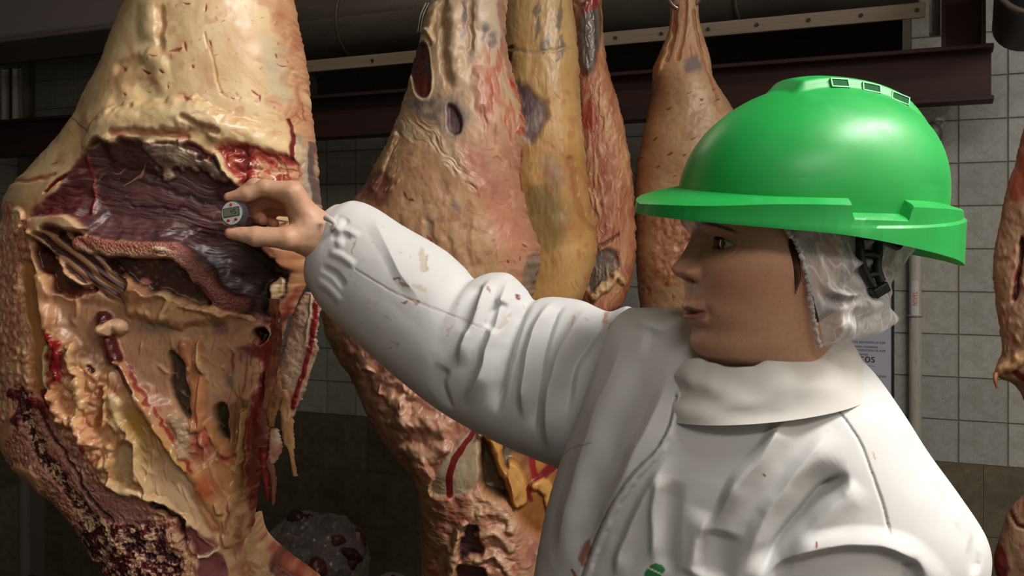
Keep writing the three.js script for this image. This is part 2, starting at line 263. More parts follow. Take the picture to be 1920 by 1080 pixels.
  // rounded corner cove
  inRoom(struct('trim_1', new THREE.CylinderGeometry(.035, .035, room.height, 12, 1).translate(.015, room.height / 2, .015), std(0x6a665f, .6)));

  // ---- steel over the wall
  const rust = std(0x6a3229, .72, { map: concrete }), RB = .55;
  const [bx, by1] = roomHit(1863, 84, RB), by0 = roomHit(1863, 190, RB)[1], h = by1 - by0;
  const beam = thing('steel_beam', 'dark rust-red steel beam running along the tiled wall under the grey duct', 'beam');
  inRoom(beam);
  const bl = roomHit(-80, 200, RB)[0];
  part('web', boxAt(bl, bx - .006, by0 + .012, by1 - .012, RB - .02, RB - .008), rust, beam);
  for (const [n, y] of [['flange', by0], ['flange', by1 - .014]]) { const g = new RoundedBoxGeometry(bx - bl, .014, .09, 2, .003); g.translate((bx + bl) / 2, y + .007, RB - .01); part(n, g, rust, beam); }
  const [px0] = roomHit(1765, 40, RB), [px1] = roomHit(1848, 40, RB);
  const post = thing('steel_post', 'short dark red steel post standing on the beam end', 'post'); inRoom(post);
  part('web', boxAt(px0 + .01, px1 - .01, by1, room.height, RB - .02, RB - .01), rust, post); part('flange', boxAt(px0, px0 + .012, by1, room.height, RB - .05, RB + .03), rust, post); part('flange', boxAt(px1 - .012, px1, by1, room.height, RB - .05, RB + .03), rust, post);
  { const gx0 = roomHit(1742, 30, RB)[0], gy = roomHit(1742, 62, RB)[1]; tag(inRoom(struct('steel_angle', mergeGeometries([boxAt(gx0, px0 - .002, gy, room.height, RB - .06, RB - .05), boxAt(gx0, gx0 + .008, gy, room.height, RB - .05, RB)]), std(0x77716a, .5))), 'grey steel angle beside the red post', 'bracket').userData.kind = undefined; }
  inRoom(struct('wall_unseen_recess', mergeGeometries([boxAt(oa - .3, ob + .3, oy0 - .4, oy1 + .3, -2.0, -1.9), boxAt(oa - .3, ob + .3, oy0 - .5, oy0 - .4, -2.0, -.15), boxAt(oa - .3, ob + .3, oy1 + .3, oy1 + .4, -2.0, -.15), boxAt(oa - .4, oa - .3, oy0 - .5, oy1 + .4, -2.0, -.15), boxAt(ob + .3, ob + .4, oy0 - .5, oy1 + .4, -2.0, -.15)]), plaster, 'plain walls of an unseen recess that keep the gap above the beam dark'));  // unseen recess, shaped so the gap stays dark
  // bolted strip and duct
  const RS = .62, strip = thing('bolted_strip', 'cream bolted strip running below the grey duct', 'strip'); inRoom(strip);
  { const a = roomHit(420, 140, RS)[0], [b, y1] = roomHit(1735, 4, RS), y0 = roomHit(1735, 33, RS)[1];
    part('rail', new RoundedBoxGeometry(b - a, y1 - y0, .012, 1, .003).translate((a + b) / 2, (y0 + y1) / 2, RS), std(0x97897a, .6, { map: grime }), strip);
    for (const x of [1720, 1615, 1517, 1420, 1329, 1241, 1155, 700]) { const s = roomHit(x, 60, RS)[0]; part('bolt', new THREE.CylinderGeometry(.006, .006, .006, 10).rotateX(Math.PI / 2).translate(s, (y0 + y1) / 2, RS + .008), std(0x2a2320, .6), strip); }
    const rad = .135, duct = thing('air_duct', 'grey round metal air duct along the top of the wall', 'duct'); inRoom(duct);
    const dm = std(0xb3aaa5, .55, { map: concrete, metalness: .2 }), dy = y1 + .145;
    part('pipe', new THREE.CylinderGeometry(rad, rad, b - a - .04, 32, 1).rotateZ(Math.PI / 2).translate((a + b) / 2, dy, RS - .1), dm, duct);
    for (const x of [1378, 1000, 640]) { const s = roomHit(x, 20, RS)[0]; part('seam', new THREE.TorusGeometry(rad + .001, .006, 8, 40).rotateY(Math.PI / 2).translate(s, dy, RS - .1), dm, duct); } }
  { const p = roomHit(1915, -10, .75), o = thing('pipe_elbow', 'dark grey round pipe end at the ceiling beside the red post', 'pipe'); inRoom(o);
    part('pipe', new THREE.CylinderGeometry(.085, .085, .5, 28).rotateX(1.2).translate(p[0] + .02, p[1] + .05, .75), std(0x4c4844, .45, { metalness: .4 }), o); part('rim', new THREE.TorusGeometry(.085, .009, 8, 36).rotateX(1.2 + Math.PI / 2).translate(p[0] + .02, p[1] - .03, .98), std(0x55504b, .4, { metalness: .4 }), o); }
  // cooling unit and rail in the left corner
  { const a = roomHit(-60, 30, .5)[0], b = roomHit(330, 40, .5)[0], y0 = roomHit(100, 62, .5)[1], o = thing('cooling_unit', 'lilac-grey cooling unit casing high in the corner', 'cooler'); inRoom(o);
    part('casing', new RoundedBoxGeometry(b - a, .3, .4, 3, .03).translate((a + b) / 2, y0 + .15, .3), std(0xa59ca1, .6), o); part('drip_tray', new RoundedBoxGeometry(b - a + .06, .02, .46, 2, .008).translate((a + b) / 2, y0 - .012, .3), std(0x8d8276, .5), o);
    const r0 = roomHit(60, 88, .35)[1], r1 = roomHit(60, 116, .35)[1], g = inRoom(struct('rail_angle', boxAt(a, b + .1, r1 - .06, r0 - .06, .56, .60), std(0x372f2c, .7))); tag(g, 'dark horizontal rail under the cooling unit', 'rail'); delete g.userData.kind; }
  { const q = roomHit(22, 130, .3), w = roomHit(22, 235, .3), o = thing('hanging_sheet', 'pale plastic sheet hanging below the dark rail in the corner', 'plastic sheet'); inRoom(o);
    const g = new THREE.PlaneGeometry(.16, q[1] - w[1], 30, 12), p = g.attributes.position; for (let i = 0; i < p.count; i++) p.setZ(i, .018 * Math.sin(p.getX(i) * 95 + p.getY(i) * 3)); g.computeVertexNormals(); part('sheet', g.translate(q[0], (q[1] + w[1]) / 2, .3), std(0xa39d97, .5, { side: THREE.DoubleSide }), o);
    part('strap', boxAt(q[0] + .018, q[0] + .034, w[1] - .02, q[1], .325, .33), std(0x2b2726, .7), o); }
  // upright pipe on the wall
  { const [s] = roomHit(1716, 600, .04), o = thing('wall_pipe', 'pale upright pipe on the tiled wall with faded red lettering', 'pipe'); inRoom(o);
    part('pipe', new THREE.CylinderGeometry(.0215, .0215, by0 - .02, 28, 1).translate(s, (by0 - .02) / 2, .035), std(0xb9b6b2, .35, { map: grime }), o);
    for (const y of [.35, 1.0, 1.5]) part('clip', new THREE.TorusGeometry(.0225, .004, 6, 24).rotateX(Math.PI / 2).translate(s, y, .035), std(0x8f8b86, .5), o);
    const c = document.createElement('canvas'); c.width = 512; c.height = 96; const x = c.getContext('2d'); x.fillStyle = '#b9b6b2'; x.fillRect(0, 0, 512, 96); x.fillStyle = '#a4625a'; x.font = 'bold 74px sans-serif'; x.textAlign = 'center'; x.textBaseline = 'middle'; x.fillText('NIVEL', 256, 50);
    const t = new THREE.CanvasTexture(c); t.colorSpace = THREE.SRGBColorSpace; t.center.set(.5, .5);
    const g = new THREE.CylinderGeometry(.0219, .0219, .125, 12, 1, true, -.62, 1.24), uv = g.attributes.uv; for (let i = 0; i < uv.count; i++) { const a = uv.getX(i), b = uv.getY(i); uv.setXY(i, b, 1 - a); }
    part('lettering', g.translate(s, roomHit(1716, 560, .06)[1], .035), std(0xffffff, .4, { map: t }), o); }
  // clear plastic hanging from the beam behind the helmet
  { const a = roomHit(1690, 200, .5), b = roomHit(1784, 275, .5), o = thing('plastic_bag', 'crumpled clear plastic hanging under the red beam end', 'plastic bag'); inRoom(o);
    const g = new THREE.PlaneGeometry(1, 1, 40, 40), p = g.attributes.position; for (let i = 0; i < p.count; i++) { const u = p.getX(i) + .5, v = p.getY(i) + .5, w = mix(.75, 1.0, v); p.setXYZ(i, a[0] + (b[0] - a[0]) * (u * w), by0 - (1 - v) * (by0 - b[1]) * (1 - .25 * u), .5 + .02 * noise(u * 6, v * 5) + .01 * noise(u * 17, v * 11)); } g.computeVertexNormals();
    part('film', g, phys(0x9a9690, .25, { transparent: true, opacity: .45, side: THREE.DoubleSide, roughness: .2 }), o);
    const k = roomHit(1748, 252, .5); part('knot', new THREE.IcosahedronGeometry(.03, 3).scale(1, 1.3, .7).translate(k[0], k[1], .49), std(0x3a3836, .5), o); }
  // notice
  { const n = .02, a = roomHit(1500, 515, n), b = roomHit(1672, 515, n), y0 = roomHit(1672, 800, n)[1], y1 = b[1], w = b[0] - a[0], hh = y1 - y0, o = thing('wall_notice', 'pale framed notice with black printed lines on the tiled wall behind the woman', 'notice'); inRoom(o);
    const c = document.createElement('canvas'); c.width = 1024; c.height = Math.round(1024 * hh / w); const x = c.getContext('2d'); x.fillStyle = '#a9a8b4'; x.fillRect(0, 0, c.width, c.height); x.fillStyle = '#20202a'; x.textAlign = 'right';
    const line = (t, py, size, px = 1660, bold = true) => { x.font = (bold ? 'bold ' : '') + size + 'px sans-serif'; x.fillText(t, (roomHit(px, py, n)[0] - a[0]) / w * 1024, (y1 - roomHit(px, py, n)[1]) / hh * c.height); };
    line('TODOS', 597, 30, 1657); line('RIESGO DE DIFUSION DE EUR', 645, 34); line('A CONSUMO HUMANO', 653, 34, 1646); line('EN RIESGO DE DIFUSION DE EUR', 660, 34); line('ALIMENTOS', 667, 34, 1628); line('COS', 680, 92, 1641); line('CALIDAD', 708, 34, 1662);
    { const q = roomHit(1640, 686, n), r = roomHit(1560, 686, n); x.fillRect((r[0] - a[0]) / w * 1024, (y1 - q[1]) / hh * c.height, (q[0] - r[0]) / w * 1024, 5); }
    const t = new THREE.CanvasTexture(c); t.colorSpace = THREE.SRGBColorSpace;
    const pl = new THREE.PlaneGeometry(w, hh).translate((a[0] + b[0]) / 2, (y0 + y1) / 2, n + .002); part('sheet', pl, std(0xffffff, .45, { map: t }), o, 'pale lilac sheet with black print');
    const fm = std(0x18181c, .4); part('backing', boxAt(a[0], b[0], y0, y1, .006, n), fm, o); for (const [x0, x1, ya, yb] of [[a[0] - .008, a[0], y0 - .008, y1 + .008], [b[0], b[0] + .008, y0 - .008, y1 + .008], [a[0], b[0], y1, y1 + .008], [a[0], b[0], y0 - .008, y0]]) part('frame', boxAt(x0, x1, ya, yb, .006, n + .006), fm, o); }
  // unseen lamps, built as ceiling fittings
  for (const L of LAMPS) {
    const o = thing('unseen_ceiling_lamp', L.at.z > 0 ? 'unseen tube lamp under the ceiling behind the camera, placed to light the fronts' : L.at.x > 0 ? 'unseen wide tube lamp under the ceiling to the right, placed as the main light' : 'unseen narrow lamp added to lift the background behind the carcasses', 'lamp'); o.position.copy(L.at); o.rotation.y = L.turn;
    part('housing', new RoundedBoxGeometry(L.len + .06, .07, L.wid + .05, 2, .015).translate(0, .045, 0), std(0xd8d5d0, .5), o);
    part('diffuser', new THREE.BoxGeometry(L.len, .012, L.wid).translate(0, .006, 0), std(0xffffff, .6, { emissive: new THREE.Color(L.color), emissiveIntensity: L.power * .35 }), o);
    for (const s of [-1, 1]) part('hanger', new THREE.CylinderGeometry(.006, .006, room.height - L.at.y - .08, 8).translate(s * L.len * .4, .08 + (room.height - L.at.y - .08) / 2, 0), std(0x777777, .4), o);
    const r = new THREE.RectAreaLight(L.color, L.power, L.len, L.wid); r.name = 'lamp_light'; r.position.set(0, -.006, 0); r.rotation.x = -Math.PI / 2; o.add(r);
  }
}
// ------------------------------------------------------------------ the beef quarter being measured
const CREAM = [226, 196, 150], PEACH = [206, 156, 112], PINK = [198, 132, 108], DARKM = [62, 30, 32], MUSC = [88, 48, 50], BLOOD = [128, 22, 24], RED = [168, 40, 38], TAN = [186, 138, 98], OLIVE = [120, 96, 52], CRUMB = [208, 164, 128];
{
  const o = thing('beef_hindquarter', 'large hanging beef quarter with cream fat and an open dark muscle, probed by the thermometer', 'meat', 'hanging beef carcasses');
  const S = new Sculpt({ depth: 1.40, res: .0007, seed: 11, rough: .0025, roughF: 40, p: 2.3,
    left: [[330, -420], [318, -250], [285, -90], [262, 0], [243, 40], [218, 100], [207, 132], [176, 190], [161, 225], [122, 272], [74, 322], [42, 352], [24, 388], [25, 410], [14, 440], [17, 470], [6, 520], [3, 560], [2, 620], [3, 690], [6, 730], [3, 760], [8, 800], [24, 850], [56, 880], [104, 922], [142, 962], [166, 1000], [190, 1040], [212, 1085], [250, 1200], [330, 1290]],
    right: [[450, -420], [465, -250], [520, -90], [549, 0], [556, 40], [570, 100], [580, 190], [588, 250], [593, 310], [600, 380], [596, 430], [585, 500], [560, 560], [532, 620], [520, 700], [507, 790], [490, 880], [478, 960], [474, 1010], [478, 1085], [480, 1200], [440, 1290]],
    front: curve([[0, .07], [.15, .10], [.4, .14], [.62, .155], [.8, .12], [.92, .08], [1, .05]]), back: curve([[0, .05], [.2, .09], [.6, .13], [.85, .09], [1, .05]]) });
  // fat all over: pale above, warmer below
  const fatA = mottle([228, 202, 156], [208, 168, 118], 18, [190, 130, 100, .5], 60), fatB = mottle([214, 168, 122], [186, 132, 92], 30, [176, 100, 82, .6], 90);
  S.all((k, x, y) => { const t = sstep(-.02, .12, y + .05 * fbm(x * 14, y * 14, 3)), a = fatA(x, y), b = fatB(x, y); for (let q = 0; q < 3; q++) S.c[k * 3 + q] = mix(b[q], a[q], t); S.h[k] = .007 * fbm(x * 8, y * 7, 3) + .0014 * fbm(x * 34, y * 30, 3); S.b[k] = .00022 * fbm(x * 110, y * 100, 3) + .00003 * noise(x * 500, y * 500); S.g[k] = .42 + .12 * fbm(x * 60, y * 60, 2); });
  // right-hand strip of drier skin and grey film
  S.region([[505, -60], [560, -60], [575, 100], [590, 250], [605, 400], [560, 420], [553, 330], [545, 230], [530, 120]], { soft: 8, warp: 12, color: fibre([206, 160, 116], [176, 110, 82], 1.45, 260, .2), db: fibreH(1.45, .0016, 240, .2), alpha: .9 });
  S.region([[488, 60], [520, 80], [542, 150], [545, 190], [515, 180], [498, 130]], { soft: 14, warp: 10, color: [190, 178, 156], alpha: .6 });
  S.region([[548, 262], [570, 262], [585, 330], [592, 395], [570, 400], [558, 350]], { soft: 6, warp: 6, color: mottle([196, 176, 146], [150, 130, 112], 60), dh: -.006 });
  S.stroke([[573, 260], [578, 320], [588, 380]], { w: 9, color: [74, 58, 66], alpha: .8, h: -.004 });
  S.marks([550, 20, 592, 280], 26, { angle: 1.4, spread: .5, len: 34, w: 5, color: [140, 62, 48], alpha: .7, h: -.0015 });
  // folds and veins of the fat cover
  S.stroke([[300, 5], [304, 45], [300, 75], [308, 98]], { w: 20, h: -.006, smooth: 1, color: [186, 130, 86], alpha: .4 });
  S.stroke([[285, -10], [282, 40], [290, 80]], { w: 60, h: .006, smooth: 1 }); S.stroke([[272, 95], [298, 118], [318, 118]], { w: 46, h: .005, smooth: 1 });
  S.stroke([[215, 130], [245, 120], [268, 105]], { w: 34, h: -.005, smooth: 1 }); S.stroke([[205, 200], [250, 180], [300, 150]], { w: 80, h: -.006, smooth: 1 });
  S.stroke([[150, 240], [190, 215], [235, 190], [260, 160]], { w: 90, h: .009, smooth: 1 });
  S.stroke([[385, 60], [398, 110], [412, 165], [425, 182]], { w: 4, color: [206, 150, 70], alpha: .55, h: -.0012 });
  for (const [x, y, a, l, w] of [[345, 6, .3, 12, 5], [385, 8, 1.6, 14, 5], [394, 74, 1.3, 16, 4], [348, 80, 1.4, 16, 5], [322, 98, -.3, 22, 11], [284, 104, .2, 14, 5], [360, 122, 1.2, 8, 6], [343, 180, .5, 22, 10], [230, 126, 1, 12, 8], [268, 130, .4, 18, 6], [300, 132, .7, 12, 5], [232, 175, .5, 10, 4], [430, 182, .2, 8, 4], [315, 160, 1, 8, 4], [470, 170, .6, 18, 5], [485, 178, 1.4, 16, 4], [515, 100, 1.2, 9, 4], [520, 120, .2, 18, 3], [545, 245, 1.5, 40, 6]]) S.stroke([[x, y], [x + l * .5 * Math.cos(a), y + l * .5 * Math.sin(a) + 2], [x + l * Math.cos(a), y + l * Math.sin(a)]], { w, color: [132, 40, 30], alpha: .85, hard: .2, warp: 3, taper: true, h: -.0015 });
  S.marks([270, 0, 560, 210], 46, { len: 8, w: 3, color: [150, 60, 42], alpha: .6 });
  S.stroke([[162, 220], [158, 240], [172, 246], [176, 262]], { w: 4, color: [150, 66, 52], alpha: .7 });
  S.stroke([[25, 345], [60, 338], [100, 328]], { w: 9, color: RED, alpha: .4, h: -.003 }); S.stroke([[85, 360], [110, 335], [150, 315], [170, 300]], { w: 8, color: [120, 26, 26], h: -.006 });
  S.marks([20, 300, 130, 350], 10, { len: 14, w: 5, color: RED, alpha: .5, angle: -.5, spread: 1 });
  // the thick lip of fat over the open muscle
  S.stroke([[192, 262], [200, 248], [222, 236], [250, 228], [290, 222], [325, 214], [352, 212], [385, 222], [420, 238], [462, 252], [505, 268], [540, 284]], { w: 66, w2: 44, h: .014, color: [226, 198, 152], alpha: .7, warp: 8, rough: .36 });
  S.stroke([[215, 250], [240, 247], [275, 248], [310, 250], [345, 256]], { w: 14, h: -.004, color: [190, 110, 84], alpha: .6, warp: 5 });
  S.stroke([[345, 220], [360, 226], [380, 240], [410, 248]], { w: 12, h: -.004, color: [170, 110, 84], alpha: .5 });
  S.marks([330, 170, 540, 250], 30, { len: 20, w: 5, angle: .2, spread: .9, color: [176, 96, 72], alpha: .35, h: -.001 });
  // the open dark muscle
  const mus = (x, y) => { const f = fibre([72, 42, 44], [112, 72, 72], -.18, 300, .14)(x, y), s = sstep(.35, .75, fbm(x * 22 + 5, y * 22, 4)); return [mix(f[0], 112, s * .5), mix(f[1], 72, s * .5), mix(f[2], 74, s * .5)]; };
  S.region([[183, 262], [160, 290], [135, 312], [122, 340], [85, 376], [60, 402], [66, 412], [95, 407], [130, 405], [152, 425], [168, 447], [230, 456], [300, 464], [345, 490], [400, 540], [450, 570], [455, 602], [492, 604], [522, 560], [544, 520], [520, 480], [500, 455], [496, 420], [500, 390], [478, 346], [445, 345], [425, 330], [405, 300], [372, 277], [340, 268], [300, 268], [262, 270], [240, 265], [210, 268]], { soft: 4, warp: 9, wscale: 26, flat: .75, dh: (x, y, u) => -.030 * sstep(0, 60, u + 12), color: mus, rough: .42, db: fibreH(-.18, .0008, 300, .14), part: 'muscle' });
  S.region([[320, 470], [400, 440], [500, 470], [535, 520], [515, 565], [480, 600], [452, 598], [445, 570], [400, 538], [345, 488]], { soft: 16, warp: 10, color: mottle([40, 22, 22], [62, 34, 32], 60), dh: -.012, rough: .45 });  // shadow right of the bone darkened into the muscle colour
  S.region([[160, 292], [135, 312], [122, 340], [85, 378], [64, 404], [120, 402], [160, 405], [163, 350]], { soft: 6, warp: 8, color: fibre([60, 22, 26], [118, 44, 46], -.3, 260, .2), alpha: .8 });
  S.stroke([[163, 292], [160, 320], [162, 360], [163, 400]], { w: 5, color: [150, 52, 48], h: .003 });
  for (const p of [[[170, 330], [230, 335], [320, 360], [420, 400]], [[175, 370], [250, 385], [340, 395], [400, 420]], [[190, 300], [250, 315], [330, 345]], [[260, 440], [330, 430], [400, 425]], [[280, 450], [340, 440], [395, 432]]]) S.stroke(p, { w: 9, h: -.0016, smooth: 1, warp: 8, color: [50, 24, 26], alpha: .45 });
  S.stroke([[215, 345], [235, 335], [252, 322], [262, 305]], { w: 6, color: [196, 140, 112], alpha: .85, taper: true, h: .002 }); S.stroke([[190, 318], [205, 320], [220, 310]], { w: 4, color: [180, 116, 100], taper: true });
  S.region([[232, 345], [258, 350], [270, 372], [248, 372]], { soft: 8, color: [124, 74, 76], alpha: .7 });
  S.marks([170, 320, 430, 440], 70, { len: 5, w: 2.4, color: [206, 176, 160], alpha: .5, h: .001 });  // pale specks painted on as glints of the muscle
  // pale film on the top of the muscle
  S.region([[262, 272], [300, 268], [340, 272], [372, 290], [402, 306], [432, 326], [444, 348], [420, 340], [395, 328], [370, 316], [342, 310], [318, 322], [292, 328], [282, 312], [272, 296]], { soft: 3, warp: 15, wscale: 16, color: mottle([212, 190, 160], [150, 116, 110], 70, [222, 202, 168], 140), dh: .006, db: (x, y) => .0007 * fbm(x * 200, y * 200, 3), rough: .36 });
  S.region([[270, 290], [300, 290], [318, 300], [300, 318], [284, 310]], { soft: 8, warp: 8, color: [120, 86, 86], alpha: .7 });
  S.stroke([[348, 270], [372, 282], [392, 300]], { w: 9, color: [140, 56, 50], alpha: .9, h: -.004 });
  // red torn lumps right of it
  S.region([[412, 268], [440, 272], [480, 274], [522, 288], [552, 302], [554, 338], [520, 346], [480, 346], [448, 340], [428, 318], [414, 292]], { soft: 4, warp: 8, flat: .6, dh: (x, y) => -.004 + lumps(55, .008)(x, y) + .006 * fbm(x * 60, y * 60, 3), color: (x, y) => { const wx = .7 * fbm(x * 60, y * 60, 3), wy = .7 * fbm(x * 60 + 7, y * 60, 3), c = cell(x * 80 + wx, y * 80 + wy), t = clamp(.5 + .7 * fbm(x * 55 + 3, y * 55, 4)), e = sstep(.25, .02, c[1] - c[0]) * .6; const a = t > .62 ? [200, 146, 114] : t > .45 ? [176, 84, 66] : t > .3 ? [146, 52, 44] : [112, 32, 32]; return [mix(a[0], 96, e * .8), mix(a[1], 22, e * .8), mix(a[2], 22, e * .8)]; }, rough: .25, part: 'torn_flesh' });
  S.stroke([[408, 292], [420, 318], [440, 340]], { w: 13, color: [216, 188, 146], h: .007, warp: 4 });
  S.stroke([[540, 225], [546, 250], [548, 300]], { w: 7, color: [110, 30, 28], h: -.004 });
  // ledge of fat, pocket and the sawn bone under the muscle
  S.region([[52, 416], [88, 406], [125, 402], [146, 412], [162, 430], [120, 432], [92, 444], [62, 448]], { soft: 3, warp: 5, flat: .7, dh: .012, color: mottle([222, 190, 146], [196, 140, 104], 60) });
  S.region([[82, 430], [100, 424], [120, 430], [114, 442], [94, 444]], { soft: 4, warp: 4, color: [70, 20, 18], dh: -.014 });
  S.region([[62, 442], [150, 436], [190, 470], [228, 520], [236, 566], [200, 562], [150, 534], [108, 492], [74, 470]], { soft: 5, warp: 5, flat: .6, dh: -.008, color: (x, y) => { const c = .80, s = -.60, v = (-x * s + y * c) * 150 + 1.4 * fbm(x * 24, y * 24, 2), t = sstep(-.15, .25, Math.sin(v * 3.2) + .5 * noise(v * 2, x * 20)); return [mix(66, 186, t), mix(32, 138, t), mix(28, 100, t)]; }, db: (x, y) => { const v = (x * .60 + y * .80) * 150; return .0014 * Math.sin(v * 3.2); }, part: 'rib_flesh' });
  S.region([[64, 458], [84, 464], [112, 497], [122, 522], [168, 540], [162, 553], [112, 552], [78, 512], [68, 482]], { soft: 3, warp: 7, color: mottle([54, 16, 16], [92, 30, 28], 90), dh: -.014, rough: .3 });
  S.stroke([[62, 440], [80, 458], [105, 488], [130, 520], [160, 540]], { w: 11, color: [206, 160, 118], h: .006, warp: 6 });
  S.region([[192, 488], [262, 480], [322, 490], [362, 530], [398, 566], [380, 577], [342, 572], [318, 556], [296, 548], [276, 548], [240, 526]], { soft: 4, warp: 7, flat: .6, dh: -.020, color: mottle([48, 22, 20], [76, 38, 32], 70, [150, 110, 70, .6], 200), rough: .36 });
  S.stroke([[146, 456], [180, 461], [222, 468], [272, 470], [318, 470], [345, 488], [372, 512], [394, 545], [420, 566], [446, 572]], { w: 30, w2: 32, h: .013, hard: .75, flat: .8, color: (x, y, u, e) => { const n = noise(x * 700, y * 700) * 16, t = sstep(-.3, .5, e * -1), d = sstep(.45, .8, u); return [mix(mix(170, 206, t), 122, d) + n, mix(mix(104, 158, t), 66, d) + n, mix(mix(88, 128, t), 60, d) + n]; }, db: (x, y) => .0008 * noise(x * 600, y * 600), part: 'pelvic_bone', rough: .5 });
  S.stroke([[285, 466], [300, 466], [318, 472]], { w: 9, color: [224, 198, 160], h: .004, taper: true });
  S.region([[255, 520], [272, 528], [262, 535], [248, 526]], { soft: 3, color: [190, 130, 110] });
  // torn fat and blood right of the bone
  S.region([[487, 458], [520, 462], [560, 476], [585, 500], [570, 512], [545, 506], [520, 500], [500, 482]], { soft: 3, warp: 7, dh: .012, flat: .7, color: mottle([206, 156, 110], [170, 100, 72], 70) });
  S.region([[496, 536], [520, 522], [532, 545], [520, 575], [505, 560]], { soft: 3, warp: 6, color: [206, 176, 130], dh: .01 });
  S.region([[470, 590], [500, 600], [520, 590], [545, 560], [560, 540], [540, 600], [515, 640], [500, 620]], { soft: 6, warp: 8, color: BLOOD, alpha: .8 });
  // left border of lumpy fat with a smooth amber fold
  S.region([[-10, 400], [46, 404], [60, 440], [60, 490], [40, 500], [46, 580], [56, 650], [62, 745], [0, 760]], { soft: 6, warp: 8, dh: lumps(75, .0045), color: mottle([214, 164, 124], [188, 118, 92], 60, [222, 184, 140], 110), db: (x, y) => .0012 * fbm(x * 180, y * 180, 2) });
  S.region([[26, 392], [46, 395], [44, 425], [36, 440], [28, 430]], { soft: 3, warp: 4, color: [226, 182, 134], dh: .008 });
  S.region([[38, 498], [62, 494], [72, 560], [80, 620], [92, 655], [92, 745], [62, 745], [55, 640], [44, 580]], { soft: 5, warp: 4, flat: .9, dh: -.006, color: mottle([196, 138, 78], [178, 116, 66], 20), rough: .4, part: 'membrane' });
  S.region([[66, 520], [95, 518], [98, 560], [95, 600], [82, 615], [76, 560]], { soft: 3, warp: 6, color: mottle([206, 160, 114], [188, 132, 94], 80), dh: .009 });
  // body wall inside
  S.region([[95, 556], [220, 562], [320, 560], [440, 600], [520, 610], [512, 700], [470, 780], [430, 840], [330, 780], [250, 720], [200, 690], [130, 640]], { soft: 14, warp: 10, flat: .5, dh: -.012, color: mottle([208, 164, 124], [178, 126, 98], 34, [146, 118, 98, .5], 44), db: (x, y) => .0008 * fbm(x * 120, y * 60, 3), rough: .38, part: 'membrane' });
  S.region([[240, 540], [300, 548], [350, 570], [420, 590], [380, 610], [300, 605], [240, 590], [225, 560]], { soft: 6, warp: 10, color: mottle([206, 158, 112], [176, 118, 84], 50), dh: .012 });
  S.stroke([[300, 548], [318, 560], [308, 580], [296, 600]], { w: 12, color: [214, 178, 132], h: .006, warp: 5 }); S.stroke([[340, 575], [380, 585], [430, 590], [470, 600]], { w: 10, color: [206, 160, 116], h: .006, warp: 5 });
  S.region([[390, 600], [420, 604], [424, 622], [400, 626]], { soft: 8, warp: 9, color: [110, 78, 72], alpha: .7 }); S.region([[258, 606], [310, 604], [320, 620], [270, 622]], { soft: 9, warp: 8, color: [122, 106, 88], alpha: .6 });
  S.stroke([[132, 556], [140, 575], [136, 598]], { w: 10, color: [196, 156, 104], h: .005, taper: true });
  S.stroke([[188, 600], [192, 625], [200, 650], [208, 672]], { w: 34, w2: 30, color: mottle([58, 14, 16], [90, 26, 26], 60), h: .016, hard: .85, rough: .22, warp: 3, part: 'dark_gland' });
  S.stroke([[194, 618], [208, 614], [222, 616]], { w: 26, color: [222, 178, 140], h: .018, hard: .8, warp: 5 });
  // clot, fat lobes
  S.region([[92, 690], [182, 690], [205, 730], [196, 790], [215, 850], [238, 898], [200, 905], [150, 860], [100, 800], [88, 750]], { soft: 8, warp: 8, flat: .6, dh: lumps(62, .010), color: mottle([228, 180, 130], [206, 148, 104], 40, [190, 90, 70, .5], 70), rough: .3, part: 'kidney_fat' });
  S.stroke([[130, 650], [136, 690], [146, 730], [152, 790], [166, 830]], { w: 16, w2: 22, color: [226, 180, 128], h: .012, warp: 8, rough: .28 });
  S.stroke([[84, 650], [82, 690], [86, 720], [100, 745]], { w: 10, color: [222, 194, 150], h: .009 });
  S.stroke([[99, 636], [104, 665], [108, 705]], { w: 26, w2: 34, color: fibre([92, 12, 16], [172, 28, 30], 1.45, 300, .2), h: .009, rough: .18, warp: 12, part: 'blood_clot' });
  S.stroke([[80, 735], [90, 760], [108, 772], [120, 790]], { w: 16, color: [120, 28, 32], h: .003, warp: 5 });
  S.stroke([[162, 822], [160, 834], [156, 844]], { w: 13, color: [176, 20, 28], h: .006, rough: .2 }); S.stroke([[165, 690], [168, 696]], { w: 12, color: [70, 34, 26], h: -.006 });
  S.stroke([[194, 730], [197, 760], [196, 795], [186, 806]], { w: 8, color: [214, 166, 110], h: .007 }); S.stroke([[190, 735], [188, 770], [182, 802]], { w: 14, color: [196, 130, 70], h: -.008 });
  S.stroke([[195, 872], [206, 872]], { w: 22, color: [228, 186, 128], h: .014, hard: .8, rough: .2 });
  S.region([[215, 840], [245, 830], [250, 860], [246, 905], [215, 915], [208, 880]], { soft: 5, warp: 6, flat: .8, dh: -.012, color: mottle([206, 180, 138], [176, 140, 92], 60), rough: .4 });
  S.stroke([[235, 800], [255, 840], [258, 880], [275, 915], [285, 930]], { w: 15, color: [224, 190, 140], h: .011, warp: 6 });
  S.stroke([[212, 740], [214, 780], [225, 800]], { w: 22, color: [216, 184, 136], h: .008, warp: 8 });
  // yellow and pale smooth membrane with the long diagonal sinew
  S.region([[222, 770], [262, 772], [300, 830], [345, 885], [385, 930], [430, 985], [436, 1020], [396, 1002], [345, 985], [300, 955], [278, 915], [262, 850]], { soft: 8, warp: 6, flat: .85, dh: -.002, color: (x, y) => { const p = S.P(270, 800), t = sstep(.0, .06, Math.hypot(x - p[0], y - p[1]) + .02 * fbm(x * 30, y * 30, 2)), m = .5 + .5 * fbm(x * 25, y * 18, 3); return [mix(186, 222, t) - 14 * m, mix(146, 188, t) - 22 * m, mix(76, 146, t) - 20 * m]; }, rough: .3, part: 'membrane' });
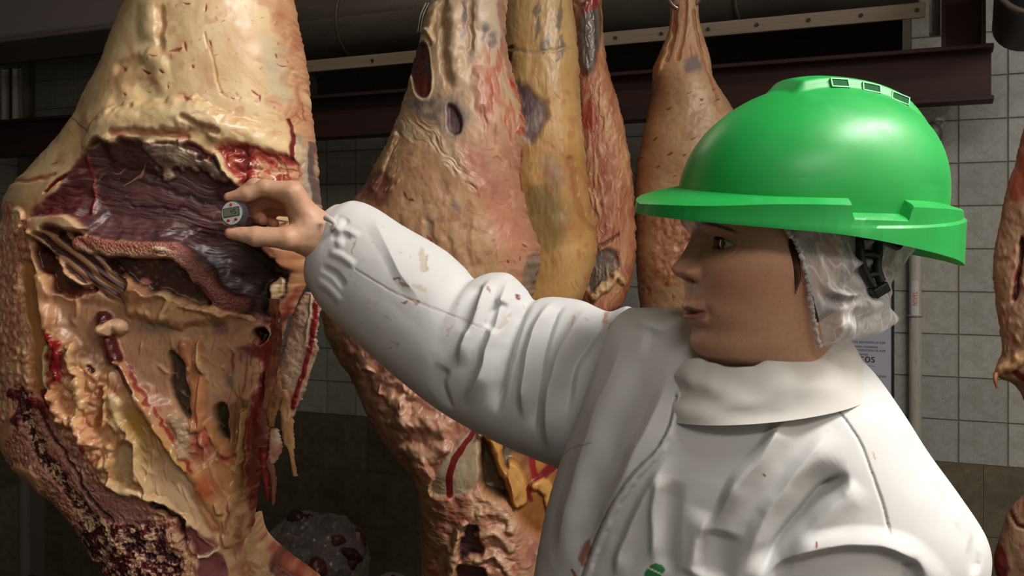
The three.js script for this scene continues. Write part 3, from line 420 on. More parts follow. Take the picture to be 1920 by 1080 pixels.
  S.marks([280, 880, 360, 960], 12, { len: 26, w: 6, color: [196, 110, 90], alpha: .4, angle: 1, spread: .8 });
  S.stroke([[216, 682], [236, 712], [262, 752], [300, 805], [340, 862], [376, 905], [416, 966], [440, 1012]], { w: 15, w2: 22, color: fibre([212, 162, 110], [182, 124, 80], -.95, 240, .1), h: .012, warp: 3, rough: .3, part: 'sinew' });
  S.stroke([[232, 690], [262, 736], [296, 780], [330, 835], [362, 880], [395, 920]], { w: 7, color: [136, 36, 30], alpha: .8, h: .002, warp: 7 }); S.stroke([[208, 680], [228, 708], [246, 735]], { w: 11, color: [84, 26, 26], h: -.004 });
  S.stroke([[290, 800], [330, 858], [352, 880]], { w: 7, color: [204, 150, 80], h: .006 });
  // middle: void, tendons, hollow
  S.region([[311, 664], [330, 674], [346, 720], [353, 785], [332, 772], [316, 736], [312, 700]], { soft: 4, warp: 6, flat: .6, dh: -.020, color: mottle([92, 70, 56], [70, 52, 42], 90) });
  S.region([[318, 780], [350, 790], [368, 815], [366, 850], [345, 850], [328, 815]], { soft: 5, warp: 9, color: mottle([206, 180, 140], [176, 140, 112], 80), dh: .006, db: (x, y) => .0015 * fbm(x * 160, y * 160, 2) });
  S.stroke([[342, 650], [354, 690], [362, 740], [366, 800]], { w: 22, color: fibre([206, 140, 92], [186, 116, 76], 1.6, 200, .08), h: .010, warp: 3, rough: .28, part: 'tendon' });
  S.stroke([[372, 640], [376, 700], [375, 760], [380, 830]], { w: 10, w2: 16, color: [208, 140, 94], h: .010, warp: 2, rough: .28, part: 'tendon' });
  S.stroke([[369, 640], [372, 675], [380, 700], [382, 712]], { w: 12, w2: 16, color: [226, 184, 136], h: .012, warp: 5, taper: true });
  S.region([[368, 806], [392, 812], [394, 850], [372, 865], [358, 850]], { soft: 8, warp: 8, color: [176, 78, 62], alpha: .75 });
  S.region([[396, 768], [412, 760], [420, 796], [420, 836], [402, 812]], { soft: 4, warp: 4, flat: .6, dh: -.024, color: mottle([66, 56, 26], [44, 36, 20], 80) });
  S.stroke([[386, 792], [394, 815], [410, 835], [426, 850]], { w: 15, color: [196, 138, 88], h: .010, warp: 8 }); S.stroke([[418, 850], [430, 848]], { w: 18, color: [200, 130, 100], h: .010, hard: .8 });
  S.stroke([[428, 700], [442, 730], [460, 748], [474, 760]], { w: 22, color: [186, 146, 100], h: .008, taper: true, warp: 6 });
  S.region([[415, 706], [432, 700], [438, 722], [420, 724]], { soft: 8, color: [104, 88, 78], alpha: .8 });
  S.region([[420, 760], [470, 770], [470, 860], [460, 950], [444, 940], [440, 860], [430, 840], [424, 800]], { soft: 7, warp: 6, color: fibre([150, 112, 62], [96, 66, 36], 1.55, 150, .08), db: fibreH(1.55, .0018, 150, .08), part: 'tendon' });
  S.stroke([[455, 775], [450, 840], [444, 900], [440, 950]], { w: 12, color: [170, 126, 76], h: .009 }); S.stroke([[470, 770], [466, 850], [462, 940]], { w: 10, color: [158, 110, 72], h: .009 });
  S.stroke([[500, 645], [505, 690], [490, 735], [476, 775], [480, 830], [474, 900], [472, 970], [468, 1060]], { w: 30, w2: 16, color: fibre([92, 18, 20], [140, 36, 32], 1.5, 200, .1), h: .006, warp: 6, rough: .25 });
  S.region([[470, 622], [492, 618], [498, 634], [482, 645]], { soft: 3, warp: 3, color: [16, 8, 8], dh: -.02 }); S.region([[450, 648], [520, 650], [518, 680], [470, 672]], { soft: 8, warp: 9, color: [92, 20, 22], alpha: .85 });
  // lower right yellow and orange fat
  S.region([[360, 892], [392, 862], [430, 852], [440, 900], [440, 960], [400, 992], [374, 945]], { soft: 7, warp: 7, flat: .5, dh: .006, color: mottle([206, 160, 104], [190, 130, 84], 40, [190, 82, 48, .8], 50), rough: .35 });
  S.region([[372, 895], [398, 890], [410, 920], [390, 935], [372, 920]], { soft: 10, warp: 9, color: [186, 72, 40], alpha: .6 });
  S.stroke([[440, 950], [450, 985], [430, 1020], [445, 1080], [450, 1120]], { w: 36, color: mottle([216, 176, 130], [190, 136, 100], 60), h: .010, warp: 8 });
  S.stroke([[412, 942], [416, 955]], { w: 12, color: [214, 160, 116], h: .008 });
  // cut flank: pink rim, crusted band, pale red meat
  S.region([[22, 732], [60, 738], [108, 800], [150, 850], [200, 915], [262, 940], [320, 978], [352, 1000], [372, 1090], [420, 1200], [250, 1200], [190, 1090], [150, 1012], [120, 962], [62, 882], [32, 862], [22, 800]], { soft: 6, warp: 7, flat: .6, dh: (x, y) => -.004 + lumps(150, .004)(x, y), color: mottle([204, 144, 116], [166, 106, 90], 60, [222, 180, 144], 150), db: (x, y) => .002 * fbm(x * 220, y * 220, 3), rough: .5, part: 'flank' });
  S.region([[112, 842], [150, 868], [190, 915], [250, 946], [292, 968], [280, 1005], [224, 1000], [164, 952], [124, 900]], { soft: 5, warp: 6, flat: .7, dh: -.004, color: mottle([152, 98, 92], [178, 126, 112], 60, [200, 160, 130, .6], 170), rough: .4 });
  S.stroke([[40, 742], [52, 800], [72, 850], [110, 900], [152, 962], [186, 1020], [210, 1090]], { w: 34, color: (x, y) => { const n = fbm(x * 190, y * 190, 3); return n > .04 ? CRUMB : [mix(52, 92, clamp(.5 + n)), 24, 28]; }, h: -.006, warp: 9, db: (x, y) => .003 * fbm(x * 190, y * 190, 3), rough: .4 });
  S.stroke([[70, 770], [98, 822], [130, 870], [160, 930], [205, 980]], { w: 10, color: [70, 30, 28], h: -.006, warp: 6 });
  S.region([[160, 965], [225, 985], [300, 985], [335, 1010], [345, 1070], [345, 1150], [230, 1150], [196, 1060], [172, 1010]], { soft: 8, warp: 10, color: (x, y) => { const n = fbm(x * 150, y * 150, 4); if (n > .08) return [208, 166, 134]; if (n > .0) return [150, 106, 90]; const t = clamp(.5 + fbm(x * 60, y * 60, 3)); return [mix(48, 112, t), mix(20, 34, t), mix(26, 38, t)]; }, db: (x, y) => .004 * fbm(x * 150, y * 150, 4), dh: (x, y) => .005 * fbm(x * 60, y * 60, 2), rough: .35 });
  S.stroke([[100, 745], [112, 772], [140, 792], [160, 815]], { w: 30, color: [212, 158, 116], h: .012, warp: 8 });
  S.stroke([[20, 738], [34, 745], [36, 765], [28, 790]], { w: 20, color: [86, 26, 36], h: .003, warp: 4 }); S.stroke([[55, 750], [75, 765], [85, 780]], { w: 22, color: [128, 26, 32], warp: 5, h: .004 });
  S.stroke([[205, 905], [250, 925], [290, 935], [330, 965], [372, 990], [395, 1015]], { w: 14, color: [224, 188, 142], h: .010, warp: 7 });
  S.stroke([[290, 950], [330, 970], [352, 1000], [362, 1040]], { w: 20, color: [60, 32, 26], h: -.010, warp: 6 });
  S.region([[345, 988], [398, 1008], [408, 1030], [372, 1040], [352, 1025]], { soft: 4, warp: 5, flat: .7, color: mottle([138, 76, 78], [112, 52, 56], 80), rough: .4, dh: .003, part: 'cut_muscle' });
  S.region([[372, 1046], [412, 1034], [424, 1060], [430, 1150], [388, 1150]], { soft: 4, warp: 5, flat: .7, color: mottle([144, 86, 88], [112, 56, 60], 90), rough: .4, dh: .003, part: 'cut_muscle' });
  S.stroke([[330, 1010], [352, 1050], [360, 1090]], { w: 34, color: mottle([212, 166, 130], [186, 130, 100], 60), h: .008, warp: 10 });
  S.stroke([[372, 1042], [392, 1040], [412, 1028]], { w: 7, color: [206, 184, 140], h: .005, warp: 5 });
  // fine torn films, veins and pale specks over the lower half
  S.marks([95, 560, 520, 860], 90, { len: 30, w: 2.6, color: [138, 66, 50], alpha: .55, angle: 1.2, spread: 1.8 });
  S.marks([95, 560, 520, 900], 70, { len: 34, w: 5, color: [216, 178, 132], alpha: .55, angle: 1.1, spread: 1.2, h: .003 });
  S.marks([220, 600, 520, 800], 26, { len: 30, w: 14, color: [136, 112, 90], alpha: .4, angle: 1.3, spread: 2 });
  S.marks([420, 620, 520, 960], 30, { len: 46, w: 6, color: [112, 28, 26], alpha: .6, angle: 1.6, spread: .5 });
  S.marks([90, 690, 240, 900], 36, { len: 16, w: 5, color: [188, 84, 64], alpha: .45, angle: 1, spread: 2 });
  S.marks([240, 780, 430, 1000], 40, { len: 30, w: 4, color: [176, 96, 72], alpha: .4, angle: .95, spread: .7 });
  S.marks([240, 780, 430, 1000], 24, { len: 40, w: 6, color: [228, 200, 160], alpha: .5, angle: .95, spread: .5, h: .002 });
  S.marks([430, 940, 470, 1080], 24, { len: 24, w: 6, color: [150, 70, 56], alpha: .5, angle: 1.3, spread: 1, h: -.002 });
  S.marks([20, 760, 330, 1080], 90, { len: 7, w: 4, color: [214, 176, 142], alpha: .6, h: .002 });
  S.marks([0, 430, 60, 740], 40, { len: 12, w: 4, color: [176, 98, 78], alpha: .5, h: -.002 });
  S.marks([210, 140, 560, 250], 60, { len: 22, w: 3, color: [186, 128, 92], alpha: .35, angle: .3, spread: 1.2 });
  S.marks([160, 0, 500, 200], 30, { len: 60, w: 26, color: [198, 150, 108], alpha: .3, angle: 1.2, spread: 1.5, hard: .05 });
  S.marks([100, 220, 180, 340], 16, { len: 30, w: 6, color: [196, 140, 104], alpha: .45, angle: -.8, spread: .6 });
  const made = S.addTo(o, { nx: 330, ny: 620, nb: 44, name: 'fat_cover', bump: .006, mat: { clearcoat: .22, clearcoatRoughness: .3 }, labels: { muscle: 'dark purple-brown open muscle', pelvic_bone: 'sawn pinkish bone edge', blood_clot: 'bright red clot' } });

  // loose pieces: body-wall flap, shreds, hanging shank flesh
  const F = new Sculpt({ depth: 1.37, res: .0012, seed: 12, rough: .004, roughF: 60, p: 4,
    left: [[572, 548], [552, 585], [538, 640], [524, 690], [528, 740], [540, 782]], right: [[586, 548], [600, 575], [598, 600], [592, 630], [599, 655], [580, 705], [568, 740], [552, 782]], front: .006, back: .006 });
  F.all((k, x, y) => { const c = mottle([204, 176, 146], [170, 128, 104], 50, [140, 110, 96, .6], 70)(x, y); for (let q = 0; q < 3; q++) F.c[k * 3 + q] = c[q]; F.h[k] = .004 * fbm(x * 40, y * 40, 3); F.g[k] = .25; F.b[k] = .001 * fbm(x * 220, y * 220, 2); });
  F.stroke([[594, 560], [588, 605], [582, 640], [574, 680], [560, 725], [548, 765]], { w: 12, color: [128, 26, 30], warp: 3, h: .001 });
  F.stroke([[584, 556], [578, 605], [574, 640]], { w: 5, color: [214, 190, 160], h: .002 });
  F.addTo(o, { nx: 40, ny: 90, nb: 20, name: 'membrane_flap', labels: { body: 'thin pale membrane with a dark red stripe' } });
  const strip = (seed, l, r, d, c, name, t = .005) => { const T = new Sculpt({ depth: d, res: .0015, seed, rough: .003, roughF: 90, p: 2.5, left: l, right: r, front: t, back: t }); T.all((k, x, y) => { const q = c(x, y); T.c[k * 3] = q[0]; T.c[k * 3 + 1] = q[1]; T.c[k * 3 + 2] = q[2]; T.h[k] = .002 * fbm(x * 90, y * 60, 2); T.b[k] = .001 * fbm(x * 260, y * 120, 2); T.g[k] = .35; }); return T.addTo(o, { nx: 18, ny: 60, nb: 12, name }); };
  strip(21, [[527, 730], [526, 780], [530, 820], [542, 850], [550, 892]], [[540, 730], [550, 785], [552, 815], [551, 850], [557, 894]], 1.365, mottle([206, 164, 116], [170, 120, 80], 60), 'shred');
  strip(22, [[500, 690], [496, 740], [498, 770], [503, 800]], [[526, 690], [530, 740], [520, 770], [514, 800]], 1.36, mottle([172, 124, 80], [130, 84, 54], 60), 'shred');
  strip(23, [[508, 800], [504, 840], [506, 868]], [[520, 804], [530, 840], [514, 872]], 1.35, mottle([214, 190, 164], [176, 112, 96], 80), 'shred');
  strip(24, [[486, 840], [490, 880], [498, 920], [502, 938]], [[500, 840], [502, 880], [506, 920], [506, 942]], 1.35, mottle([150, 24, 28], [96, 24, 24], 60), 'shred');
  strip(25, [[496, 860], [508, 900], [510, 946]], [[512, 860], [518, 900], [514, 950]], 1.35, mottle([150, 96, 70], [120, 70, 54], 60), 'shred');
  strip(26, [[502, 560], [508, 620], [500, 700], [490, 770]], [[520, 556], [530, 620], [522, 690], [500, 775]], 1.305, mottle([150, 96, 60], [92, 30, 26], 70), 'shred', .004);
  const K = new Sculpt({ depth: 1.42, res: .0012, seed: 13, rough: .003, roughF: 60, p: 2.2, left: [[462, 975], [450, 1000], [440, 1060], [440, 1200]], right: [[482, 975], [500, 1012], [545, 1048], [592, 1080], [640, 1130], [660, 1200]], front: .05, back: .05 });
  K.all((k, x, y) => { const c = mottle([196, 156, 112], [170, 122, 84], 50, [206, 176, 132], 90)(x, y); for (let q = 0; q < 3; q++) K.c[k * 3 + q] = c[q]; K.h[k] = .006 * fbm(x * 34, y * 34, 3); K.g[k] = .4; K.b[k] = .001 * fbm(x * 180, y * 180, 3); });
  K.region([[500, 1008], [530, 1040], [552, 1075], [560, 1120], [520, 1100], [500, 1050], [496, 1020]], { soft: 4, warp: 7, color: fibre([92, 40, 34], [130, 72, 52], -.9, 260, .15) }); K.stroke([[484, 985], [505, 1010], [545, 1042], [590, 1076]], { w: 22, color: mottle([140, 54, 46], [190, 130, 96], 90), h: .006, warp: 5, rough: .3 });
  K.addTo(o, { nx: 90, ny: 90, nb: 20, name: 'hanging_flesh' });
  // shank, hook and rail out of the picture
  const top = at(390, -400, 1.4); part('hook', tubeGeo([V(top.x, top.y - .05, top.z + .02), V(top.x + .03, top.y + .02, top.z + .07), V(top.x, top.y + .12, top.z + .02), V(top.x, 2.8, top.z)], .008, 30, 10), std(0xb0b0b0, .25, { metalness: 1 }), o);
}
// ------------------------------------------------------------------ the other hanging carcasses
const HANG = 'hanging beef carcasses';
function hookUp(o, px, depth, fromY) { const p = at(px, 0, depth); part('hook', tubeGeo([V(p.x - .03, fromY - .03, p.z + .02), V(p.x + .04, fromY, p.z + .05), V(p.x + .01, fromY + .12, p.z + .02), V(p.x, 2.8, p.z)], .007, 30, 8), std(0xb8b8b8, .25, { metalness: 1 }), o); }
{
  const o = thing('beef_carcass', 'long pale beef side with two oval dark red windows hanging behind the outstretched arm', 'meat', HANG);
  const S = new Sculpt({ depth: 2.1, res: .0011, seed: 31, rough: .004, roughF: 40, p: 2.3,
    left: [[835, -260], [826, -120], [808, 0], [796, 50], [776, 120], [763, 170], [745, 230], [716, 290], [690, 340], [664, 378], [640, 430], [618, 520], [606, 590], [622, 650], [664, 718], [692, 780], [736, 848], [772, 884], [786, 930], [791, 1000], [792, 1085], [800, 1300]],
    right: [[930, -260], [945, -120], [950, 0], [948, 50], [952, 95], [968, 160], [984, 235], [984, 260], [976, 330], [996, 420], [1015, 468], [1010, 510], [1000, 560], [1010, 640], [1030, 740], [1050, 850], [1055, 930], [1050, 1000], [1030, 1085], [1010, 1300]],
    front: curve([[0, .13], [.2, .16], [.4, .15], [.6, .17], [.8, .12], [1, .05]]), back: .12 });
  const tan = mottle([196, 158, 118], [170, 126, 90], 16, [150, 96, 76, .5], 60), pnk = mottle([192, 146, 114], [170, 110, 88], 20, [206, 160, 124, .7], 70), crm = mottle([206, 182, 150], [186, 150, 116], 24), low = mottle([196, 146, 118], [160, 104, 84], 36, [206, 168, 136, .8], 80);
  const q0 = S.P(850, 300), q1 = S.P(850, 120), q2 = S.P(850, 680), qx = S.P(905, 300)[0];
  S.all((k, x, y) => { const n = .03 * fbm(x * 12, y * 12, 3), a = sstep(qx - .05, qx + .05, x + n + (y - q0[1]) * .25), t = sstep(q0[1], q1[1], y + n), l = sstep(q2[1] + .06, q2[1] - .06, y + n), c0 = tan(x, y), c1 = pnk(x, y), c2 = crm(x, y), c3 = low(x, y); for (let q = 0; q < 3; q++) S.c[k * 3 + q] = mix(mix(mix(c0[q], c1[q], a), c2[q], t), c3[q], l); S.h[k] = .012 * fbm(x * 6, y * 5, 3) + .003 * fbm(x * 30, y * 22, 3); S.b[k] = .0009 * fbm(x * 90, y * 60, 3); S.g[k] = .42; });
  // tendons and cords of the upper leg
  for (const [p, w, h, c, al] of [[[[815, 0], [800, 60], [788, 110]], 22, .02, [206, 176, 124], .8], [[[835, -20], [830, 60], [836, 130], [850, 180]], 14, -.012, [176, 140, 106], .6], [[[850, -10], [852, 60], [856, 130], [862, 170]], 26, .012, [200, 170, 140], .5], [[[885, 0], [882, 60], [884, 110]], 10, -.010, [150, 124, 112], .6], [[[915, -20], [920, 30], [918, 66]], 48, .014, [206, 188, 166], .8], [[[942, 0], [944, 60], [952, 120], [970, 180]], 12, -.01, [150, 84, 70], .6], [[[900, 120], [905, 170], [912, 215]], 26, .010, [196, 128, 108], .6]]) S.stroke(p, { w: w * 1.5, h: h * .8, smooth: 1, color: c, alpha: al * .8, warp: 5 });
  S.stroke([[775, 80], [786, 68], [800, 62], [810, 78]], { w: 10, h: .012, color: [204, 176, 138], alpha: .7 });
  for (const [x, y, w, l] of [[870, 25, 12, 40], [908, 62, 16, 26], [868, 60, 10, 20], [925, 75, 18, 14]]) S.stroke([[x, y - l / 2], [x + 2, y], [x - 2, y + l / 2]], { w, color: [104, 92, 98], alpha: .65, hard: .1, warp: 6 });
  S.marks([900, 70, 968, 250], 40, { angle: 1.45, spread: .4, len: 44, w: 7, color: [166, 66, 54], alpha: .5, h: -.0015 }); S.stroke([[925, 130], [932, 170], [945, 200]], { w: 26, color: [176, 84, 68], alpha: .45, hard: .1, warp: 8 });
  S.stroke([[962, 150], [975, 190], [980, 240], [974, 250]], { w: 14, color: mottle([206, 150, 116], [170, 40, 36], 120), h: .010, warp: 8, rough: .3 });
  S.stroke([[978, 280], [976, 330], [980, 360]], { w: 6, color: [140, 36, 32], alpha: .8 });
  // two open windows on the muscle
  S.region([[766, 178], [800, 186], [840, 178], [872, 192], [880, 240], [856, 268], [830, 262], [800, 232], [772, 200]], { soft: 10, warp: 12, color: mottle([110, 98, 102], [176, 152, 124], 70), alpha: .8 });
  S.region([[786, 78], [800, 82], [809, 120], [811, 160], [803, 185], [790, 189], [774, 172], [766, 132], [774, 96]], { soft: 4, warp: 3, color: [204, 180, 144], dh: .004 });
  S.region([[787, 84], [799, 88], [806, 122], [807, 160], [801, 180], [790, 184], [777, 169], [770, 132], [777, 99]], { soft: 2.5, warp: 3, flat: .7, dh: -.012, color: fibre([86, 34, 34], [128, 58, 52], 1.45, 300, .12), db: fibreH(1.45, .001, 300, .12), rough: .35, part: 'muscle_window' });
  S.region([[797, 98], [806, 112], [806, 146], [798, 142]], { soft: 4, warp: 4, color: [100, 90, 102], alpha: .9 }); S.region([[796, 146], [804, 148], [800, 170], [794, 168]], { soft: 4, color: [150, 84, 58], alpha: .6 });
  S.region([[838, 196], [852, 200], [866, 226], [862, 250], [848, 252], [838, 226]], { soft: 3, warp: 4, flat: .7, dh: -.010, color: fibre([66, 38, 46], [92, 58, 60], 1.2, 260, .15), part: 'muscle_window' });
  S.region([[742, 236], [790, 225], [830, 255], [880, 300], [906, 345], [880, 350], [830, 300], [780, 262], [745, 252]], { soft: 7, warp: 10, color: fibre([214, 190, 152], [168, 132, 102], -.75, 160, .22), db: fibreH(-.75, .0025, 150, .22), dh: fibreH(-.75, .004, 70, .3), rough: .4 });
  S.region([[678, 340], [712, 318], [728, 345], [722, 385], [690, 382], [672, 372]], { soft: 10, warp: 9, color: mottle([128, 72, 62], [160, 104, 84], 50), alpha: .85, dh: -.006 });
  S.stroke([[735, 260], [718, 300], [700, 345]], { w: 26, h: .010, warp: 6 }); S.marks([690, 250, 745, 360], 50, { angle: -1.1, spread: .6, len: 8, w: 4, color: [204, 174, 136], h: .003 });
  for (const [x, y, w, l, a] of [[756, 360, 7, 14, 1], [766, 372, 8, 10, .4], [800, 440, 7, 18, 1.1], [803, 400, 16, 40, 1.5], [850, 375, 22, 26, 1.2], [948, 488, 9, 8, 1], [980, 458, 7, 9, .6], [975, 480, 4, 8, 1.4]]) S.stroke([[x, y], [x + l * .5 * Math.cos(a), y + l * .5 * Math.sin(a)], [x + l * Math.cos(a), y + l * Math.sin(a)]], { w, color: w > 12 ? [112, 104, 104] : [110, 34, 30], alpha: w > 12 ? .5 : .85, hard: .1, taper: true });
  for (const p of [[[745, 410], [750, 460], [770, 500]], [[800, 400], [806, 450], [822, 500]], [[840, 420], [840, 470], [855, 520]], [[880, 400], [872, 450], [880, 510]]]) S.stroke(p, { w: 22, h: -.004, smooth: 1, warp: 6, color: [150, 108, 84], alpha: .15 });
  S.stroke([[880, 300], [905, 350], [930, 400], [960, 470]], { w: 70, color: [190, 116, 94], alpha: .5, hard: .1, warp: 14 }); S.stroke([[900, 295], [915, 330], [925, 360]], { w: 40, color: [150, 90, 84], alpha: .4, hard: .1, warp: 12 });
  S.marks([860, 280, 1000, 520], 60, { angle: .8, spread: 2, len: 16, w: 4, color: [156, 60, 48], alpha: .45 });
  S.region([[990, 486], [1012, 478], [1008, 520], [990, 560], [980, 540]], { soft: 4, warp: 4, color: mottle([150, 126, 106], [110, 92, 80], 70), dh: -.006 });
  // below the arm: lobed fat
  S.region([[640, 600], [720, 620], [800, 700], [890, 790], [820, 880], [770, 880], [700, 790], [650, 700]], { soft: 14, warp: 10, dh: (x, y) => .010 * fbm(x * 22, y * 22, 3) + lumps(34, .004)(x, y), color: low, rough: .4 });
  for (const p of [[[745, 790], [790, 785], [830, 800]], [[735, 745], [752, 760], [758, 790]], [[760, 840], [800, 850], [830, 840]]]) S.stroke(p, { w: 34, h: .014, color: [204, 164, 134], alpha: .5, warp: 9 });
  S.marks([700, 690, 800, 800], 14, { len: 26, w: 8, color: [206, 160, 124], h: .008 }); S.marks([700, 760, 860, 880], 24, { len: 20, w: 6, color: [160, 62, 56], alpha: .4 });
  S.region([[780, 860], [830, 900], [870, 920], [940, 925], [975, 985], [990, 1085], [980, 1200], [795, 1200], [785, 960]], { soft: 10, warp: 8, dh: (x, y) => .02 + .010 * fbm(x * 26, y * 40, 3), color: mottle([206, 164, 128], [170, 112, 88], 40, [182, 84, 72, .5], 60), db: (x, y) => .002 * fbm(x * 60, y * 150, 3), rough: .42, part: 'brisket' });
  S.region([[868, 984], [892, 982], [900, 1000], [902, 1034], [880, 1036], [862, 1050], [862, 1010]], { soft: 3, warp: 6, flat: .5, dh: -.010, color: fibre([72, 46, 50], [106, 74, 76], -.2, 300, .2), rough: .35 }); S.region([[858, 1064], [880, 1056], [905, 1062], [900, 1100], [850, 1110]], { soft: 3, warp: 6, flat: .5, dh: -.010, color: fibre([80, 46, 48], [112, 70, 70], -.2, 300, .2) });
  S.stroke([[868, 985], [858, 1010], [848, 1040], [850, 1080]], { w: 24, h: .016, color: [206, 160, 122], warp: 6 }); for (const y of [960, 1000, 1045]) S.stroke([[895, y], [930, y - 8], [960, y + 25]], { w: 14, h: .008, color: [210, 176, 140], alpha: .6, warp: 6 });
  // flap with a red stripe, golden cavity
  S.region([[890, 798], [852, 838], [816, 888], [810, 920], [842, 928], [882, 918], [904, 880], [908, 812]], { soft: 3, warp: 3, flat: .9, dh: .010, color: mottle([196, 180, 152], [166, 142, 114], 50), rough: .3, part: 'membrane_flap' });
  S.stroke([[892, 803], [872, 832], [852, 862], [843, 890], [844, 924]], { w: 10, w2: 14, color: [112, 28, 28], hard: .8, warp: 2, part: 'membrane_flap' });
  S.region([[906, 804], [960, 826], [1046, 858], [1060, 930], [1048, 1010], [1006, 1010], [975, 975], [940, 928], [904, 918]], { soft: 5, warp: 6, flat: .7, dh: -.03, color: mottle([170, 116, 56], [124, 76, 38], 40, [150, 60, 40, .5], 60), rough: .35, part: 'cavity' });
  S.region([[906, 826], [922, 862], [944, 905], [955, 930], [930, 928], [904, 912]], { soft: 5, warp: 5, color: mottle([70, 54, 34], [96, 72, 44], 60), dh: -.016 }); S.region([[938, 832], [962, 836], [958, 868], [944, 876]], { soft: 4, warp: 5, color: mottle([120, 106, 84], [70, 56, 44], 110) });
  S.stroke([[910, 812], [930, 840], [940, 880], [958, 915], [966, 945]], { w: 26, w2: 20, color: mottle([198, 146, 78], [172, 116, 58], 60), h: .028, warp: 5 }); S.region([[952, 872], [972, 876], [988, 915], [988, 948], [970, 955], [956, 920]], { soft: 4, warp: 4, color: mottle([204, 152, 84], [182, 128, 66], 50), dh: .022 });
  S.stroke([[994, 862], [1000, 888], [1010, 908]], { w: 14, color: [130, 18, 22], warp: 3 }); S.stroke([[1038, 878], [1024, 892], [1012, 906]], { w: 24, color: [112, 20, 24], warp: 3 }); S.stroke([[990, 920], [996, 945]], { w: 12, color: [110, 26, 24] }); S.stroke([[1012, 915], [1030, 930], [1036, 960]], { w: 26, color: [198, 148, 78], h: .016, warp: 6 });
  S.addTo(o, { nx: 240, ny: 520, nb: 40, name: 'fat_cover', bump: .008, mat: { clearcoat: .08, clearcoatRoughness: .4 }, labels: { muscle_window: 'oval dark red muscle', membrane_flap: 'pale flap with a dark red stripe' } });
  hookUp(o, 880, 2.1, at(880, -230, 2.1).y);
  for (const dx of [0, 5]) part('wire', tubeGeo([at(804 - dx, 5, 2.0), at(793 - dx, 30, 1.99), at(788 - dx, 60, 2.0)], .0012, 12, 6), std(0x9a958c, .4, { metalness: .6 }), o);
}
{
  const o = thing('beef_carcass', 'golden-yellow beef side with grey bruises between the pale side and the streaky red one', 'meat', HANG);
  const S = new Sculpt({ depth: 2.46, res: .0013, seed: 41, rough: .003, p: 2.4, left: [[960, -260], [940, 0], [930, 200], [925, 400], [930, 560], [960, 700], [1000, 820]], right: [[1050, -260], [1072, 0], [1084, 100], [1088, 200], [1098, 300], [1106, 380], [1116, 430], [1118, 480], [1098, 545], [1080, 590], [1070, 700], [1060, 820]], front: curve([[0, .08], [.5, .14], [1, .09]]), back: .1 });
  const base = mottle([206, 164, 104], [176, 130, 72], 14, [186, 108, 74, .5], 50);
  S.all((k, x, y) => { const c = base(x, y), t = sstep(.25, .55, y + .05 * fbm(x * 10, y * 10, 2)); S.c[k * 3] = mix(c[0], 198, t * .5); S.c[k * 3 + 1] = mix(c[1], 172, t * .5); S.c[k * 3 + 2] = mix(c[2], 126, t * .5); S.h[k] = .010 * fbm(x * 7, y * 4, 3) + .002 * fbm(x * 40, y * 20, 3); S.b[k] = .0009 * fbm(x * 120, y * 40, 3); S.g[k] = .36; });
  for (const [x, y, w, l] of [[1006, 55, 16, 50], [1047, 30, 22, 60], [1022, 85, 16, 40], [1050, 92, 30, 50], [1005, 20, 12, 30]]) S.stroke([[x + 3, y - l / 2], [x, y], [x - 4, y + l / 2]], { w, color: [108, 96, 88], alpha: .75, hard: .1, warp: 8, taper: true });
  S.region([[965, 160], [985, 160], [1008, 180], [1022, 200], [1018, 240], [1000, 268], [984, 262], [974, 220]], { soft: 9, warp: 8, color: mottle([92, 76, 84], [128, 110, 104], 60), alpha: .9, dh: -.006 }); S.region([[972, 165], [990, 175], [1000, 205], [984, 215]], { soft: 6, color: [84, 48, 56], alpha: .8 });
  S.region([[990, 350], [1040, 356], [1062, 395], [1058, 440], [1030, 468], [1000, 445], [986, 400]], { soft: 12, warp: 12, color: mottle([122, 104, 62], [150, 118, 70], 40), alpha: .8 }); S.region([[1020, 300], [1050, 310], [1060, 350], [1035, 350]], { soft: 12, warp: 9, color: [140, 110, 92], alpha: .6 });
  S.marks([950, 0, 1110, 540], 60, { angle: 1.3, spread: 1, len: 18, w: 5, color: [160, 70, 52], alpha: .4 }); S.stroke([[960, 90], [952, 120], [955, 140]], { w: 14, color: [90, 30, 34] }); S.stroke([[955, 95], [1010, 98], [1070, 92]], { w: 5, color: [170, 140, 110], h: -.003 });
  S.stroke([[1070, 300], [1080, 370], [1100, 420], [1112, 430]], { w: 16, h: -.008, color: [150, 96, 60], alpha: .5 });
  S.addTo(o, { nx: 120, ny: 320, nb: 30, name: 'fat_cover', bump: .006, mat: { clearcoat: .1, clearcoatRoughness: .4 } }); hookUp(o, 1005, 2.46, at(1005, -230, 2.46).y);
}
